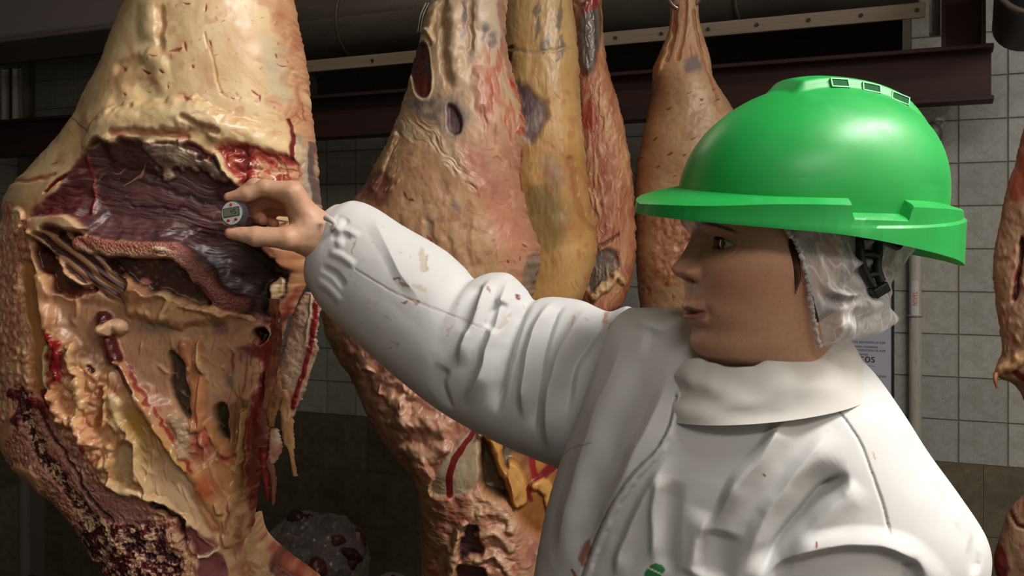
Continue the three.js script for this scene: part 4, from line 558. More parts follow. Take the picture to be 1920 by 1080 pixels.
{
  const o = thing('beef_carcass', 'streaky red beef side with a grey-brown shank beside the golden one', 'meat', HANG);
  const S = new Sculpt({ depth: 2.70, res: .0014, seed: 51, rough: .004, p: 2.4, left: [[1060, -260], [1060, 0], [1060, 300], [1065, 480], [1080, 590], [1095, 650]], right: [[1110, -260], [1126, 0], [1132, 90], [1141, 140], [1160, 200], [1180, 300], [1188, 380], [1191, 480], [1180, 540], [1165, 572], [1150, 585], [1130, 650]], front: .12, back: .1 });
  const a = fibre([198, 150, 108], [160, 88, 66], 1.5, 130, .1), h = fibreH(1.5, .003, 110, .1);
  S.all((k, x, y) => { const c = a(x, y), n = sstep(0, .6, fbm(x * 20, y * 9, 3)); S.c[k * 3] = mix(c[0], 204, n * .5); S.c[k * 3 + 1] = mix(c[1], 164, n * .5); S.c[k * 3 + 2] = mix(c[2], 118, n * .5); S.h[k] = .008 * fbm(x * 8, y * 4, 3) + h(x, y); S.b[k] = h(x * 2, y * 2) * .5; S.g[k] = .45; });
  S.region([[1092, 6], [1118, 2], [1126, 40], [1122, 90], [1112, 130], [1096, 142], [1088, 110], [1086, 60]], { soft: 5, warp: 3, flat: .9, dh: .014, color: (x, y) => { const t = .5 + .5 * Math.sin(x * 260 + y * 20); const n = 10 * noise(x * 200, y * 40); return [mix(84, 118, t) + n, mix(72, 104, t) + n, mix(66, 96, t) + n]; }, rough: .28, part: 'shank_tendon' });
  S.stroke([[1108, -20], [1112, 6], [1100, 16]], { w: 26, color: [146, 52, 44], warp: 6 }); S.region([[1092, 195], [1112, 200], [1116, 240], [1100, 250], [1088, 230]], { soft: 8, warp: 8, color: [156, 58, 48], alpha: .8 });
  S.region([[1112, 482], [1150, 470], [1160, 500], [1140, 525], [1112, 548], [1104, 520]], { soft: 4, warp: 7, flat: .6, dh: -.012, color: fibre([92, 78, 70], [124, 104, 90], -.7, 180, .2) }); S.stroke([[1110, 560], [1135, 540], [1155, 520], [1170, 530]], { w: 16, color: [206, 170, 124], h: .016, warp: 9 }); S.stroke([[1108, 478], [1135, 455], [1160, 440]], { w: 7, color: [120, 70, 56], h: -.006 });
  S.marks([1080, 100, 1190, 500], 50, { angle: 1.5, spread: .4, len: 40, w: 6, color: [206, 176, 136], alpha: .5, h: .003 }); S.marks([1090, 100, 1190, 480], 26, { angle: 1.5, spread: .6, len: 24, w: 5, color: [150, 46, 40], alpha: .6 });
  S.addTo(o, { nx: 90, ny: 280, nb: 30, name: 'fat_cover', bump: .006, labels: { shank_tendon: 'smooth grey-brown tendon' } }); hookUp(o, 1090, 2.70, at(1090, -230, 2.70).y);
}
{
  const o = thing('beef_hindquarter', 'smooth tan beef leg hanging by a steel ring behind the helmet', 'meat', HANG);
  const S = new Sculpt({ depth: 2.75, res: .0014, seed: 61, rough: .002, p: 2.2, left: [[1262, -30], [1260, 0], [1256, 50], [1240, 92], [1226, 125], [1222, 180], [1203, 262], [1192, 320], [1188, 380], [1190, 450], [1194, 520], [1204, 600], [1230, 760]], right: [[1306, -30], [1308, 0], [1313, 50], [1330, 108], [1336, 150], [1372, 208], [1404, 300], [1425, 400], [1430, 520], [1420, 600], [1380, 760]], front: curve([[0, .1], [.5, .17], [.75, .12], [.85, .06], [1, .025]]), back: .1 });
  const base = mottle([186, 152, 114], [160, 124, 90], 12, [146, 100, 78, .4], 70), qy = S.P(1280, 150)[1];
  S.all((k, x, y) => { const c = base(x, y), t = sstep(qy - .03, qy + .06, y + .02 * fbm(x * 20, y * 20, 2)); S.c[k * 3] = mix(c[0], 200, t * .6); S.c[k * 3 + 1] = mix(c[1], 160, t * .6); S.c[k * 3 + 2] = mix(c[2], 122, t * .6); S.h[k] = .009 * fbm(x * 8, y * 5, 3) * (1 - t * .6) + .0025 * fbm(x * 34, y * 26, 3); S.b[k] = .0007 * fbm(x * 90, y * 90, 3); S.g[k] = .45; });
  S.stroke([[1245, 100], [1234, 118], [1228, 132]], { w: 18, h: .02, color: [196, 150, 100] }); S.region([[1286, 110], [1308, 105], [1316, 128], [1300, 136], [1280, 135]], { soft: 6, warp: 8, color: [104, 96, 104], alpha: .75 }); S.stroke([[1232, 150], [1226, 180]], { w: 22, color: [120, 106, 96], alpha: .6, hard: .1 });
  for (const p of [[[1285, 0], [1282, 60], [1270, 110]], [[1300, 20], [1310, 80], [1325, 130], [1345, 180]], [[1268, 10], [1262, 70], [1250, 115]]]) S.stroke(p, { w: 9, h: -.007, color: [150, 90, 66], alpha: .6 }); S.marks([1262, 10, 1325, 130], 24, { angle: 1.4, spread: .6, len: 22, w: 4, color: [160, 60, 50], alpha: .6 });
  for (const [x, y, l] of [[1290, 176, 7], [1312, 188, 5], [1313, 198, 7], [1340, 190, 9], [1335, 168, 6], [1250, 206, 6], [1295, 262, 14], [1252, 292, 9], [1280, 292, 4], [1197, 300, 5], [1230, 315, 5], [1190, 330, 4], [1262, 332, 5], [1222, 264, 8]]) S.stroke([[x, y], [x + l * .5, y - l * .3], [x + l, y - l * .5]], { w: 4, warp: 3, wscale: 6, color: [112, 44, 32], alpha: .8, hard: .2 });
  S.region([[1225, 400], [1275, 395], [1300, 450], [1290, 500], [1250, 540], [1230, 480]], { soft: 9, warp: 14, color: mottle([206, 160, 116], [150, 90, 70], 120), dh: (x, y) => .006 * fbm(x * 50, y * 50, 3), alpha: .8 }); S.marks([1200, 390, 1290, 560], 40, { angle: 1.2, spread: 1.2, len: 18, w: 4, color: [140, 66, 60], alpha: .5, h: -.002 });
  S.addTo(o, { nx: 120, ny: 260, nb: 30, name: 'fat_cover', bump: .005 });
  const h = at(1283, 0, 2.72), ring = part('hook', mergeGeometries([new THREE.TorusGeometry(.046, .0055, 10, 40).rotateX(.5).translate(h.x, h.y + .018, h.z + .01), tubeGeo([V(h.x, h.y + .06, h.z), V(h.x + .02, h.y + .2, h.z), V(h.x, 2.8, h.z)], .007, 16, 8)]), std(0xc4c4c4, .2, { metalness: 1 }), o, 'bright steel ring');
}
{
  const o = thing('beef_carcass', 'tan beef side at the edge of the tiled wall with a ragged torn flap', 'meat', HANG);
  const S = new Sculpt({ O: at(1980, 540, 1.72), X: V(Math.cos(.6), 0, Math.sin(.6)), Z: V(-Math.sin(.6), 0, Math.cos(.6)), res: .0013, seed: 71, rough: .002, p: 2.2, left: [[1990, -200], [1960, 0], [1935, 180], [1916, 250], [1905, 300], [1888, 355], [1874, 420], [1862, 490], [1863, 540], [1871, 600], [1878, 660], [1866, 690], [1868, 706], [1896, 716], [1916, 742], [1935, 780], [1945, 850], [1925, 920], [1893, 955], [1876, 1000], [1864, 1040], [1868, 1090], [1900, 1300]], right: [[2040, -200], [2060, 0], [2090, 200], [2130, 400], [2160, 600], [2160, 900], [2140, 1100], [2100, 1300]], front: .05, back: .12 });
  const base = mottle([180, 146, 116], [152, 114, 88], 18, [150, 92, 76, .5], 60);
  S.all((k, x, y) => { const c = base(x, y); for (let q = 0; q < 3; q++) S.c[k * 3 + q] = c[q]; S.h[k] = .010 * fbm(x * 9, y * 6, 3) + .003 * fbm(x * 40, y * 30, 3); S.b[k] = .0014 * fbm(x * 100, y * 60, 3); S.g[k] = .45; });
  S.region([[1925, 240], [1908, 300], [1890, 360], [1905, 380], [1935, 330]], { soft: 8, color: [150, 66, 44], alpha: .8 }); S.stroke([[1915, 450], [1910, 500], [1900, 560]], { w: 12, color: [70, 26, 26], h: -.01 }); S.stroke([[1868, 698], [1890, 690], [1915, 670], [1940, 650]], { w: 24, color: [206, 164, 120], h: .012, warp: 6 }); S.stroke([[1905, 700], [1920, 710], [1940, 705]], { w: 18, color: [92, 20, 30] }); S.marks([1870, 420, 1930, 680], 30, { angle: 1.3, spread: .9, len: 26, w: 6, color: [206, 170, 124], alpha: .5, h: .003 }); S.marks([1880, 440, 1925, 640], 14, { angle: 1.5, spread: .8, len: 20, w: 6, color: [150, 50, 46], alpha: .6 }); S.region([[1864, 1020], [1880, 1030], [1890, 1060], [1880, 1110], [1860, 1100]], { soft: 5, warp: 5, color: [120, 44, 44] }); S.stroke([[1895, 960], [1910, 985], [1930, 990]], { w: 8, color: [110, 60, 44], h: -.008 });
  S.addTo(o, { nx: 80, ny: 320, nb: 30, name: 'fat_cover', bump: .007 }); hookUp(o, 2010, 1.75, at(2010, -180, 1.75).y);
  part('shred', tubeGeo([at(1868, 700, 1.75), at(1866, 712, 1.745), at(1870, 728, 1.745)], t => .005 - .003 * t, 10, 7), std(0x9c5f40, .5), o);
}
// overhead rails that carry the hooks
for (const [z, n] of [[-1.4, 'carrying the probed quarter'], [-2.1, 'carrying the pale side'], [-2.46, 'carrying the golden side'], [-2.70, 'carrying the streaky side'], [-2.75, 'carrying the tan leg'], [-1.75, 'carrying the side at the wall edge']]) {
  const o = thing('meat_rail', 'overhead steel rail ' + n, 'rail'), x0 = z > -1.5 ? -1.1 : z > -1.8 ? .6 : z < -2.72 ? .3 : -.6, x1 = z > -1.5 ? .0 : z > -1.8 ? 1.4 : z < -2.72 ? .9 : .5;
  part('track', boxAt(x0, x1, 2.79, 2.84, z - .006, z + .006), std(0x8a8884, .35, { metalness: .8 }), o); for (const x of [x0 + .05, x1 - .05]) part('hanger', boxAt(x - .01, x + .01, 2.84, room.height, z - .005, z + .005), std(0x8a8884, .35, { metalness: .8 }), o);
}
// ------------------------------------------------------------------ meshing of distance fields (surface nets)
function netMesh(f, lo, hi, h, colorAt) {
  const n = [0, 1, 2].map(k => Math.ceil((hi[k] - lo[k]) / h) + 1), [nx, ny, nz] = n, D = new Float32Array(nx * ny * nz), ix = (i, j, k) => (k * ny + j) * nx + i;
  for (let k = 0; k < nz; k++) for (let j = 0; j < ny; j++) for (let i = 0; i < nx; i++) D[ix(i, j, k)] = f(lo[0] + i * h, lo[1] + j * h, lo[2] + k * h);
  const id = new Int32Array(nx * ny * nz).fill(-1), pos = [], tri = [];
  for (let k = 0; k < nz - 1; k++) for (let j = 0; j < ny - 1; j++) for (let i = 0; i < nx - 1; i++) {
    let m = 0, sx = 0, sy = 0, sz = 0, c = 0; const v = []; for (let q = 0; q < 8; q++) { const d = D[ix(i + (q & 1), j + (q >> 1 & 1), k + (q >> 2))]; v.push(d); if (d < 0) m |= 1 << q; }
    if (m === 0 || m === 255) continue;
    for (let a = 0; a < 8; a++) for (const bit of [1, 2, 4]) { const b = a | bit; if (b === a || (v[a] < 0) === (v[b] < 0)) continue; const t = v[a] / (v[a] - v[b]); sx += (a & 1) + (bit === 1 ? t : 0); sy += (a >> 1 & 1) + (bit === 2 ? t : 0); sz += (a >> 2) + (bit === 4 ? t : 0); c++; }
    id[ix(i, j, k)] = pos.length / 3; pos.push(lo[0] + (i + sx / c) * h, lo[1] + (j + sy / c) * h, lo[2] + (k + sz / c) * h);
  }
  const quad = (a, b, c, d, flip) => { if (a < 0 || b < 0 || c < 0 || d < 0) return; flip ? tri.push(a, c, b, a, d, c) : tri.push(a, b, c, a, c, d); };
  for (let k = 1; k < nz - 1; k++) for (let j = 1; j < ny - 1; j++) for (let i = 1; i < nx - 1; i++) {
    const s = D[ix(i, j, k)] < 0;
    if (s !== D[ix(i + 1, j, k)] < 0) quad(id[ix(i, j - 1, k - 1)], id[ix(i, j, k - 1)], id[ix(i, j, k)], id[ix(i, j - 1, k)], !s);
    if (s !== D[ix(i, j + 1, k)] < 0) quad(id[ix(i - 1, j, k - 1)], id[ix(i - 1, j, k)], id[ix(i, j, k)], id[ix(i, j, k - 1)], !s);
    if (s !== D[ix(i, j, k + 1)] < 0) quad(id[ix(i - 1, j - 1, k)], id[ix(i, j - 1, k)], id[ix(i, j, k)], id[ix(i - 1, j, k)], !s);
  }
  const g = new THREE.BufferGeometry(); g.setAttribute('position', new THREE.Float32BufferAttribute(pos, 3)); g.setIndex(tri); g.computeVertexNormals();
  if (colorAt) { const c = [], q = new THREE.Color(); for (let i = 0; i < pos.length; i += 3) { const s = colorAt(pos[i], pos[i + 1], pos[i + 2]); q.setRGB(s[0] / 255, s[1] / 255, s[2] / 255, THREE.SRGBColorSpace); c.push(q.r, q.g, q.b); } g.setAttribute('color', new THREE.Float32BufferAttribute(c, 3)); }
  return g;
}
const smin = (a, b, k) => { const h = clamp(.5 + .5 * (b - a) / k); return mix(b, a, h) - k * h * (1 - h); };
function cap(x, y, z, a, b, ra, rb) { const ex = b.x - a.x, ey = b.y - a.y, ez = b.z - a.z, wx = x - a.x, wy = y - a.y, wz = z - a.z, t = clamp((wx * ex + wy * ey + wz * ez) / (ex * ex + ey * ey + ez * ez + 1e-9)); return Math.hypot(wx - ex * t, wy - ey * t, wz - ez * t) - mix(ra, rb, t); }

const SKIN = [204, 156, 126];
const woman = thing('person', 'woman in a white work coat, hairnet and green helmet reaching out to the meat', 'person');
// head frame: F where she looks, U up, S her left side (towards us)
const YAW = 13 * Math.PI / 180, HF = V(-Math.cos(YAW), 0, Math.sin(YAW)), HS = V(Math.sin(YAW), 0, Math.cos(YAW)), HC = at(1470, 458, .975);
const headPt = (f, u, l) => V(HC.x + HF.x * f + HS.x * l, HC.y + u, HC.z + HF.z * f + HS.z * l);
const PH = [0, 22, 45, 68, 90, 125, 180];
const HEAD = [   // height over the eyes, then radius at the angles PH
  [.125, .020, .022, .025, .03, .035, .045, .05], [.11, .062, .063, .062, .06, .058, .072, .078], [.085, .085, .085, .082, .077, .071, .086, .094], [.055, .0965, .0955, .090, .082, .074, .092, .101], [.03, .1005, .0985, .0915, .082, .0735, .092, .102], [.012, .0965, .0955, .090, .081, .072, .088, .100],
  [0, .0955, .0945, .090, .081, .071, .085, .097], [-.02, .0965, .096, .0915, .0815, .070, .079, .090], [-.035, .0970, .096, .0895, .079, .068, .072, .081], [-.05, .0995, .0950, .0865, .076, .066, .066, .071], [-.066, .1005, .0945, .083, .0735, .0645, .060, .063], [-.082, .0955, .0890, .079, .0705, .062, .056, .058], [-.096, .0965, .0880, .0755, .067, .060, .054, .056], [-.106, .0910, .0830, .070, .063, .058, .052, .055], [-.114, .080, .0720, .062, .059, .056, .051, .055], [-.122, .058, .056, .055, .056, .055, .051, .056], [-.135, .044, .045, .049, .053, .0535, .052, .057], [-.17, .040, .041, .046, .051, .053, .054, .060], [-.26, .044, .046, .050, .055, .058, .060, .066]].reverse();
const headCols = PH.map((_, c) => curve(HEAD.map(r => [r[0], r[c + 1]])));
function skull(phi, u) { const a = Math.abs(phi) * 180 / Math.PI, k = headCols.map(c => c(u)); return curve([[-22, k[1]], ...PH.map((p, i) => [p, k[i]]), [235, k[5]]])(a); }
const noseH = curve([[-.041, 0], [-.0375, .0025], [-.033, .012], [-.028, .0195], [-.0225, .0215], [-.014, .0150], [-.004, .0085], [.006, .0035], [.016, 0]]), noseW = curve([[-.036, .0105], [-.026, .0105], [-.016, .0085], [.0, .0072], [.014, .0075]]);
const EYE_C = { f: .0708, u: .000, l: .0325, r: .0132 };
function face(phi, u) {
  let r = skull(phi, u); const s = Math.sin(phi), c = Math.cos(phi); if (Math.abs(phi) > 1.7) return [r, 0, 0];
  const l = r * s, al = Math.abs(l); let lid = 0, lip = 0;
  if (c > 0) {
    r -= .0085 * Math.exp(-((al - .031) ** 2) / .00030 - (u - .002) ** 2 / .00013) + .005 * Math.exp(-((al - .0145) ** 2) / .00005 - (u - .004) ** 2 / .0001);
    r += .0035 * Math.exp(-((al - .027) ** 2) / .0005 - (u - .021) ** 2 / .00005) + .0035 * Math.exp(-((al - .045) ** 2) / .0005 - (u + .028) ** 2 / .0004);
    r += noseH(u) * Math.exp(-Math.pow(al / noseW(u), 2.1)) + .0075 * Math.exp(-((al - .0125) ** 2) / .000028 - (u + .0275) ** 2 / .000042) - .006 * Math.exp(-((al - .0065) ** 2) / .000010 - (u + .0345) ** 2 / .000006);
    const m = Math.max(0, 1 - (l / .0245) ** 2), bow = u + .0012 * Math.cos(l * 400) * m - .0022 * (l / .0245) ** 2;
    r += m * (.0054 * G(bow + .0605, .0042) + .0058 * G(u + .0715, .005) - .0050 * G(u + .0662 - .0015 * (1 - m), .0016)) - .0035 * G(u + .081, .006) * G(l, .02) - .0012 * G(u + .049, .008) * G(l, .003);
    r -= .0022 * Math.exp(-((al - .026) ** 2) / .00003 - (u + .0655) ** 2 / .00003);
    lip = m > 0.02 ? sstep(.0062, .0045, Math.abs(u + .0663) - .0028 * m + .002) * sstep(0, .25, m) : 0;
    // eyelids round the eyeball
    const E = EYE_C, sg = l < 0 ? -1 : 1, bb = E.f * c + E.l * sg * s, du = u - E.u, R = E.r + .0012, disc = bb * bb - (E.f * E.f + E.l * E.l + du * du - R * R);
    if (disc > 0) {
      const rl = bb + Math.sqrt(disc), dl = al - E.l - .001, w = 1 - (dl / .0165) ** 2, up = .0064 * Math.max(0, w) - .0006 + dl * -.06, lo = -.0046 * Math.max(0, w) - .0004 + dl * -.06;
      r = Math.max(r, rl) + .0008 * G(Math.max(0, rl - r), .002); const inside = w > 0 ? sstep(-.0005, .0005, Math.min(up - du, du - lo)) : 0; lid = w > 0 ? Math.max(G(du - up, .0009), .5 * G(du - lo, .0008)) * sstep(0, .2, w) : 0;
      r -= .0010 * G(du - .0098, .0014) * Math.max(0, 1 - (dl / .021) ** 2); r = mix(r, rl - .0045, inside);
    }
  }
  return [r, lip, lid];
}
function headMesh() {
  const nu = 400, np = 460, u0 = -.185, u1 = .125, pos = [], col = [], tri = [], q = new THREE.Color();
  for (let j = 0; j <= nu; j++) for (let i = 0; i < np; i++) {
    const u = mix(u0, u1, j / nu), g = i / np * 2 - 1, phi = Math.PI * (g * .55 + .45 * g * g * g), [r, lip, lid] = face(phi, u), p = headPt(r * Math.cos(phi), u, r * Math.sin(phi)), l = Math.abs(r * Math.sin(phi)); pos.push(p.x, p.y, p.z);
    let c = [...SKIN]; const n = fbm(phi * 30, u * 300, 3), red = .5 * Math.exp(-((l - .05) ** 2) / .0006 - (u + .035) ** 2 / .0006) + .35 * Math.exp(-(l * l) / .0003 - (u + .024) ** 2 / .0002); c[0] += 5 * n - 4 * red; c[1] += 6 * n - 26 * red; c[2] += 6 * n - 22 * red;
    if (Math.cos(phi) > 0) {
      const lc = [158, 92, 86]; for (let k = 0; k < 3; k++) c[k] = mix(c[k], lc[k], lip * .85);
      const bl = (l - .010) / .046, arch = curve([[0, .0185], [.35, .0205], [.7, .0155], [1, .0085]])(clamp(bl)), bw = .0050 * (1 - .6 * clamp(bl)), brow = bl > 0 && bl < 1 ? sstep(1, .4, Math.abs(u - arch) / bw) * sstep(0, .08, bl) * sstep(1, .8, bl) * (.75 + .25 * noise(phi * 300, u * 500)) : 0;
      for (let k = 0; k < 3; k++) c[k] = mix(mix(c[k], [58, 40, 32][k], brow * .95), [44, 30, 26][k], lid * .8);
      const pit = Math.exp(-((l - .0065) ** 2) / .000010 - (u + .0345) ** 2 / .000006); for (let k = 0; k < 3; k++) c[k] = mix(c[k], [96, 48, 40][k], pit * .8);  // nostril darkness painted into the skin colour
      const sf = hash2(Math.floor(phi * 90), Math.floor(u * 900)) > .995 ? .4 : 0; for (let k = 0; k < 3; k++) c[k] = mix(c[k], [130, 84, 62][k], sf);
    }
    q.setRGB(clamp(c[0] / 255), clamp(c[1] / 255), clamp(c[2] / 255), THREE.SRGBColorSpace); col.push(q.r, q.g, q.b);
  }
  for (let j = 0; j < nu; j++) for (let i = 0; i < np; i++) { const a = j * np + i, b = j * np + (i + 1) % np, c = a + np, d = b + np; tri.push(a, d, b, a, c, d); }
  const g = new THREE.BufferGeometry(); g.setAttribute('position', new THREE.Float32BufferAttribute(pos, 3)); g.setAttribute('color', new THREE.Float32BufferAttribute(col, 3)); g.setIndex(tri); g.computeVertexNormals(); return g;
}
// hand, pinching the thermometer
const HD = -.055, J = (x, y, d) => at(x, y, d + HD);
const hand = {
  wrist: J(640, 446, 1.29), carp: J(592, 440, 1.285), k2: J(548, 361, 1.262), k3: J(546, 366, 1.282), k4: J(550, 378, 1.30), k5: J(560, 394, 1.312),
  fingers: [[[548, 361, 1.262], [497, 351, 1.258], [462, 364, 1.256], [429, 370, 1.256]], [[546, 364, 1.282], [478, 349, 1.276], [452, 366, 1.274], [436, 384, 1.274]], [[550, 378, 1.30], [494, 374, 1.302], [478, 396, 1.298], [492, 412, 1.29]], [[560, 394, 1.312], [516, 392, 1.318], [502, 410, 1.314], [514, 420, 1.305]]].map(f => f.map(p => J(...p))), fr: [[.0125, .0098, .0088, .0066], [.0125, .0100, .0088, .007], [.012, .0098, .0085, .007], [.0105, .0085, .0078, .0065]],
  thumb: [[596, 452, 1.278], [538, 447, 1.258], [480, 443, 1.252], [432, 437, 1.25]].map(p => J(...p)), tr: [.0175, .0135, .0118, .0075] };
function handField(x, y, z) {
  const h = hand; let d = cap(x, y, z, h.wrist, h.carp, .025, .026);
  const palm = smin(smin(cap(x, y, z, h.carp, h.k2, .019, .0135), cap(x, y, z, h.carp, h.k3, .019, .0135), .012), smin(cap(x, y, z, h.carp, h.k4, .018, .0125), cap(x, y, z, h.carp, h.k5, .017, .0115), .012), .012); d = smin(d, palm, .016);
  let th = 9; for (let i = 0; i < 3; i++) th = Math.min(th, smin(th, cap(x, y, z, h.thumb[i], h.thumb[i + 1], h.tr[i], h.tr[i + 1]), .004)); d = smin(d, th, .014);
  h.fingers.forEach((f, q) => { let e = 9; for (let i = 0; i < 3; i++) e = Math.min(e, smin(e, cap(x, y, z, f[i], f[i + 1], h.fr[q][i], h.fr[q][i + 1]), .003)); d = smin(d, e, q ? .004 : .007); });
  d -= .0016 * G(Math.hypot(x - h.k2.x, y - h.k2.y, z - h.k2.z - .008), .010);
  return d + .0004 * noise(x * 160, y * 160 + z * 90);
}
{
  const skinMat = phys(0xffffff, .5, { vertexColors: true, sheen: .1 });
  const hb = at(610, 400, 1.24), nailT = hand.thumb[3].clone().add(V(.004, .005, .006)), nailI = hand.fingers[0][3].clone().add(V(-.002, .005, .004));
  const handCol = (x, y, z) => { const n = fbm(x * 80, y * 80 + z * 50, 3), tip = Math.max(...[hand.thumb[3], ...hand.fingers.map(f => f[3])].map(p => G(Math.hypot(x - p.x, y - p.y, z - p.z), .014))), kn = Math.max(...hand.fingers.map(f => G(Math.hypot(x - f[0].x, y - f[0].y, z - f[0].z), .013)), G(Math.hypot(x - hand.thumb[1].x, y - hand.thumb[1].y, z - hand.thumb[1].z), .012)), nl = Math.max(G(Math.hypot(x - nailT.x, y - nailT.y, z - nailT.z), .006), .7 * G(Math.hypot(x - nailI.x, y - nailI.y, z - nailI.z), .005)); const c = [206 + 7 * n, 160 + 8 * n - 18 * tip - 12 * kn, 130 + 8 * n - 14 * tip - 12 * kn]; return [mix(c[0], 222, nl * .7), mix(c[1], 186, nl * .7), mix(c[2], 156, nl * .7)]; };
  const a = hand.fingers[0][3], lo = [a.x - .03, a.y - .09, -1.31], hi = [hand.wrist.x + .02, a.y + .06, -1.165];
  const handGeo = netMesh(handField, lo, hi, .0022, handCol);
  // body inside the clothes: neck, trunk, both arms, legs
  const shR = at(1235, 690, 1.16), elR = at(930, 680, 1.22), shL = at(1590, 830, 1.05), elL = at(1730, 1140, 1.0), neck = headPt(-.02, -.17, 0), chest = at(1400, 930, 1.08), hip = V(chest.x + .02, 1.06, chest.z - .02), kneeR = V(hip.x - .09, .6, hip.z - .03), kneeL = V(hip.x + .09, .6, hip.z + .02), wristL = V(elL.x - .05, elL.y - .2, elL.z + .01);
  const bodyF = (x, y, z) => { let d = smin(cap(x, y, z, neck, chest, .05, .075), cap(x, y, z, chest, hip, .075, .09), .06); d = smin(d, cap(x, y, z, shR, elR, .042, .036), .05); d = smin(d, cap(x, y, z, elR, hand.wrist, .035, .025), .02); d = smin(d, cap(x, y, z, shL, elL, .026, .028), .03); d = smin(d, cap(x, y, z, elL, wristL, .035, .026), .02); for (const [s, k] of [[-1, kneeR], [1, kneeL]]) { const h = V(hip.x + s * .08, hip.y - .02, hip.z), an = V(k.x, .24, k.z - .03); d = smin(d, cap(x, y, z, h, k, .08, .052), .04); d = smin(d, cap(x, y, z, k, an, .05, .036), .02); } return d; };
  const bodyGeo = netMesh(bodyF, [hand.wrist.x - .06, .14, -1.36], [.62, EYE, -.72], .014, () => SKIN);
  const ear = (() => { const g = new THREE.SphereGeometry(1, 24, 24), p = g.attributes.position, c = []; for (let i = 0; i < p.count; i++) { const x = p.getX(i), y = p.getY(i), z = p.getZ(i), rim = 1 - .35 * G(Math.hypot(x, y) - .35, .3) * (z > 0 ? 1 : 0); const w = headPt(-.002 + x * .017 - y * .006, -.018 + y * .031, .073 + z * .010 * rim); p.setXYZ(i, w.x, w.y, w.z); c.push(.62, .29, .22); } g.setAttribute('color', new THREE.Float32BufferAttribute(c, 3)); g.deleteAttribute('uv'); g.computeVertexNormals(); return g; })();
  part('body', mergeGeometries([headMesh(), handGeo, bodyGeo, ear]), skinMat, woman);
  // eyes
  for (const s of [1, -1]) {
    const g = new THREE.SphereGeometry(EYE_C.r, 48, 32), p = g.attributes.position, c = [], gaze = HF.clone().addScaledVector(HS, .12).normalize(), q = new THREE.Color();
    for (let i = 0; i < p.count; i++) { const d = V(p.getX(i), p.getY(i), p.getZ(i)).normalize().dot(gaze), a = Math.acos(clamp(d, -1, 1)) * EYE_C.r; const col = a < .0024 ? [14, 10, 9] : a < .0061 ? [62, 44, 30] : [206, 198, 190]; q.setRGB(col[0] / 255, col[1] / 255, col[2] / 255, THREE.SRGBColorSpace); c.push(q.r, q.g, q.b); }
    g.setAttribute('color', new THREE.Float32BufferAttribute(c, 3)); const m = part('eye', g, phys(0xffffff, .15, { vertexColors: true, clearcoat: 1, clearcoatRoughness: .05 }), woman); m.position.copy(headPt(EYE_C.f, EYE_C.u, s * EYE_C.l));
    const la = [], E = EYE_C; for (let k = 0; k < 14; k++) { const t = k / 13 * 2 - 1, dl = t * .0155, w = 1 - t * t, u = E.u + .0061 * w - .0004 - dl * .06, l = s * (E.l + dl), fr = E.f + Math.sqrt(Math.max(0, (E.r + .0008) ** 2 - (u - E.u) ** 2 - dl * dl)); la.push(tubeGeo([headPt(fr, u, l), headPt(fr + .0028, u + .0002, l + s * .0006), headPt(fr + .0052, u + .0022, l + s * .0018)], q2 => .00028 * (1 - .7 * q2), 5, 4)); }
    part('eyelashes', mergeGeometries(la), std(0x1c1412, .6), woman);
  }
  // hair under the net
  const shell = (phiF, uTop, rad, nu, np, uBot) => { const pos = [], uv = [], tri = []; for (let j = 0; j <= nu; j++) for (let i = 0; i <= np; i++) { const v = j / nu, t = i / np, u = mix(uBot(t), uTop, v), p0 = phiF(u), phi = mix(p0, 2 * Math.PI - p0, t), r = rad(phi, u, v, t), p = headPt(r * Math.cos(phi), u, r * Math.sin(phi)); pos.push(p.x, p.y, p.z); uv.push(t * 1.6, v); } for (let j = 0; j < nu; j++) for (let i = 0; i < np; i++) { const a = j * (np + 1) + i, b = a + 1, c = a + np + 1, d = c + 1; tri.push(a, d, b, a, c, d); } const g = new THREE.BufferGeometry(); g.setAttribute('position', new THREE.Float32BufferAttribute(pos, 3)); g.setAttribute('uv', new THREE.Float32BufferAttribute(uv, 2)); g.setIndex(tri); g.computeVertexNormals(); return g; };
  const wrap = p => p > Math.PI ? p - 2 * Math.PI : p, bun = (phi, u) => .030 * Math.exp(-((Math.PI - Math.abs(wrap(phi))) ** 2) / .35 - (u + .008) ** 2 / .0006);
  const edge = u => curve([[-.1, 1.56], [-.085, 1.48], [-.06, 1.40], [-.03, 1.32], [0, 1.2], [.025, 1.0], [.06, .98]])(u);
  const hairTex = dataTex(256, 256, (i, j) => { const n = fbm(i / 4, j / 40, 4); return [66 + 26 * n, 48 + 20 * n, 38 + 16 * n]; }, true);
  part('hair', shell(u => edge(u) + .05, .09, (phi, u) => skull(wrap(phi), u) + .001 + bun(phi, u) * .7 - .03 * sstep(.05, .09, u), 40, 90, t => -.075 + .03 * Math.sin(Math.PI * t)), std(0xffffff, .5, { map: hairTex }), woman, 'dark brown hair gathered under the net');
  part('hair', mergeGeometries([0, 1, 2, 3, 4].map(k => tubeGeo([headPt(skull(1.12, .018) * Math.cos(1.12), .018 - k * .004, skull(1.12, .018) * Math.sin(1.12) + .0015), headPt(skull(1.22, -.005) * Math.cos(1.22 - k * .01), -.008 - k * .004, skull(1.22, -.005) * Math.sin(1.22 - k * .01) + .0016), headPt(skull(1.27, -.03) * Math.cos(1.26 - k * .015), -.034 - k * .003, skull(1.27, -.03) * Math.sin(1.26 - k * .015) + .0012)], t => .0009 * (1 - .6 * t), 14, 5))), std(0x3c2a22, .5), woman);
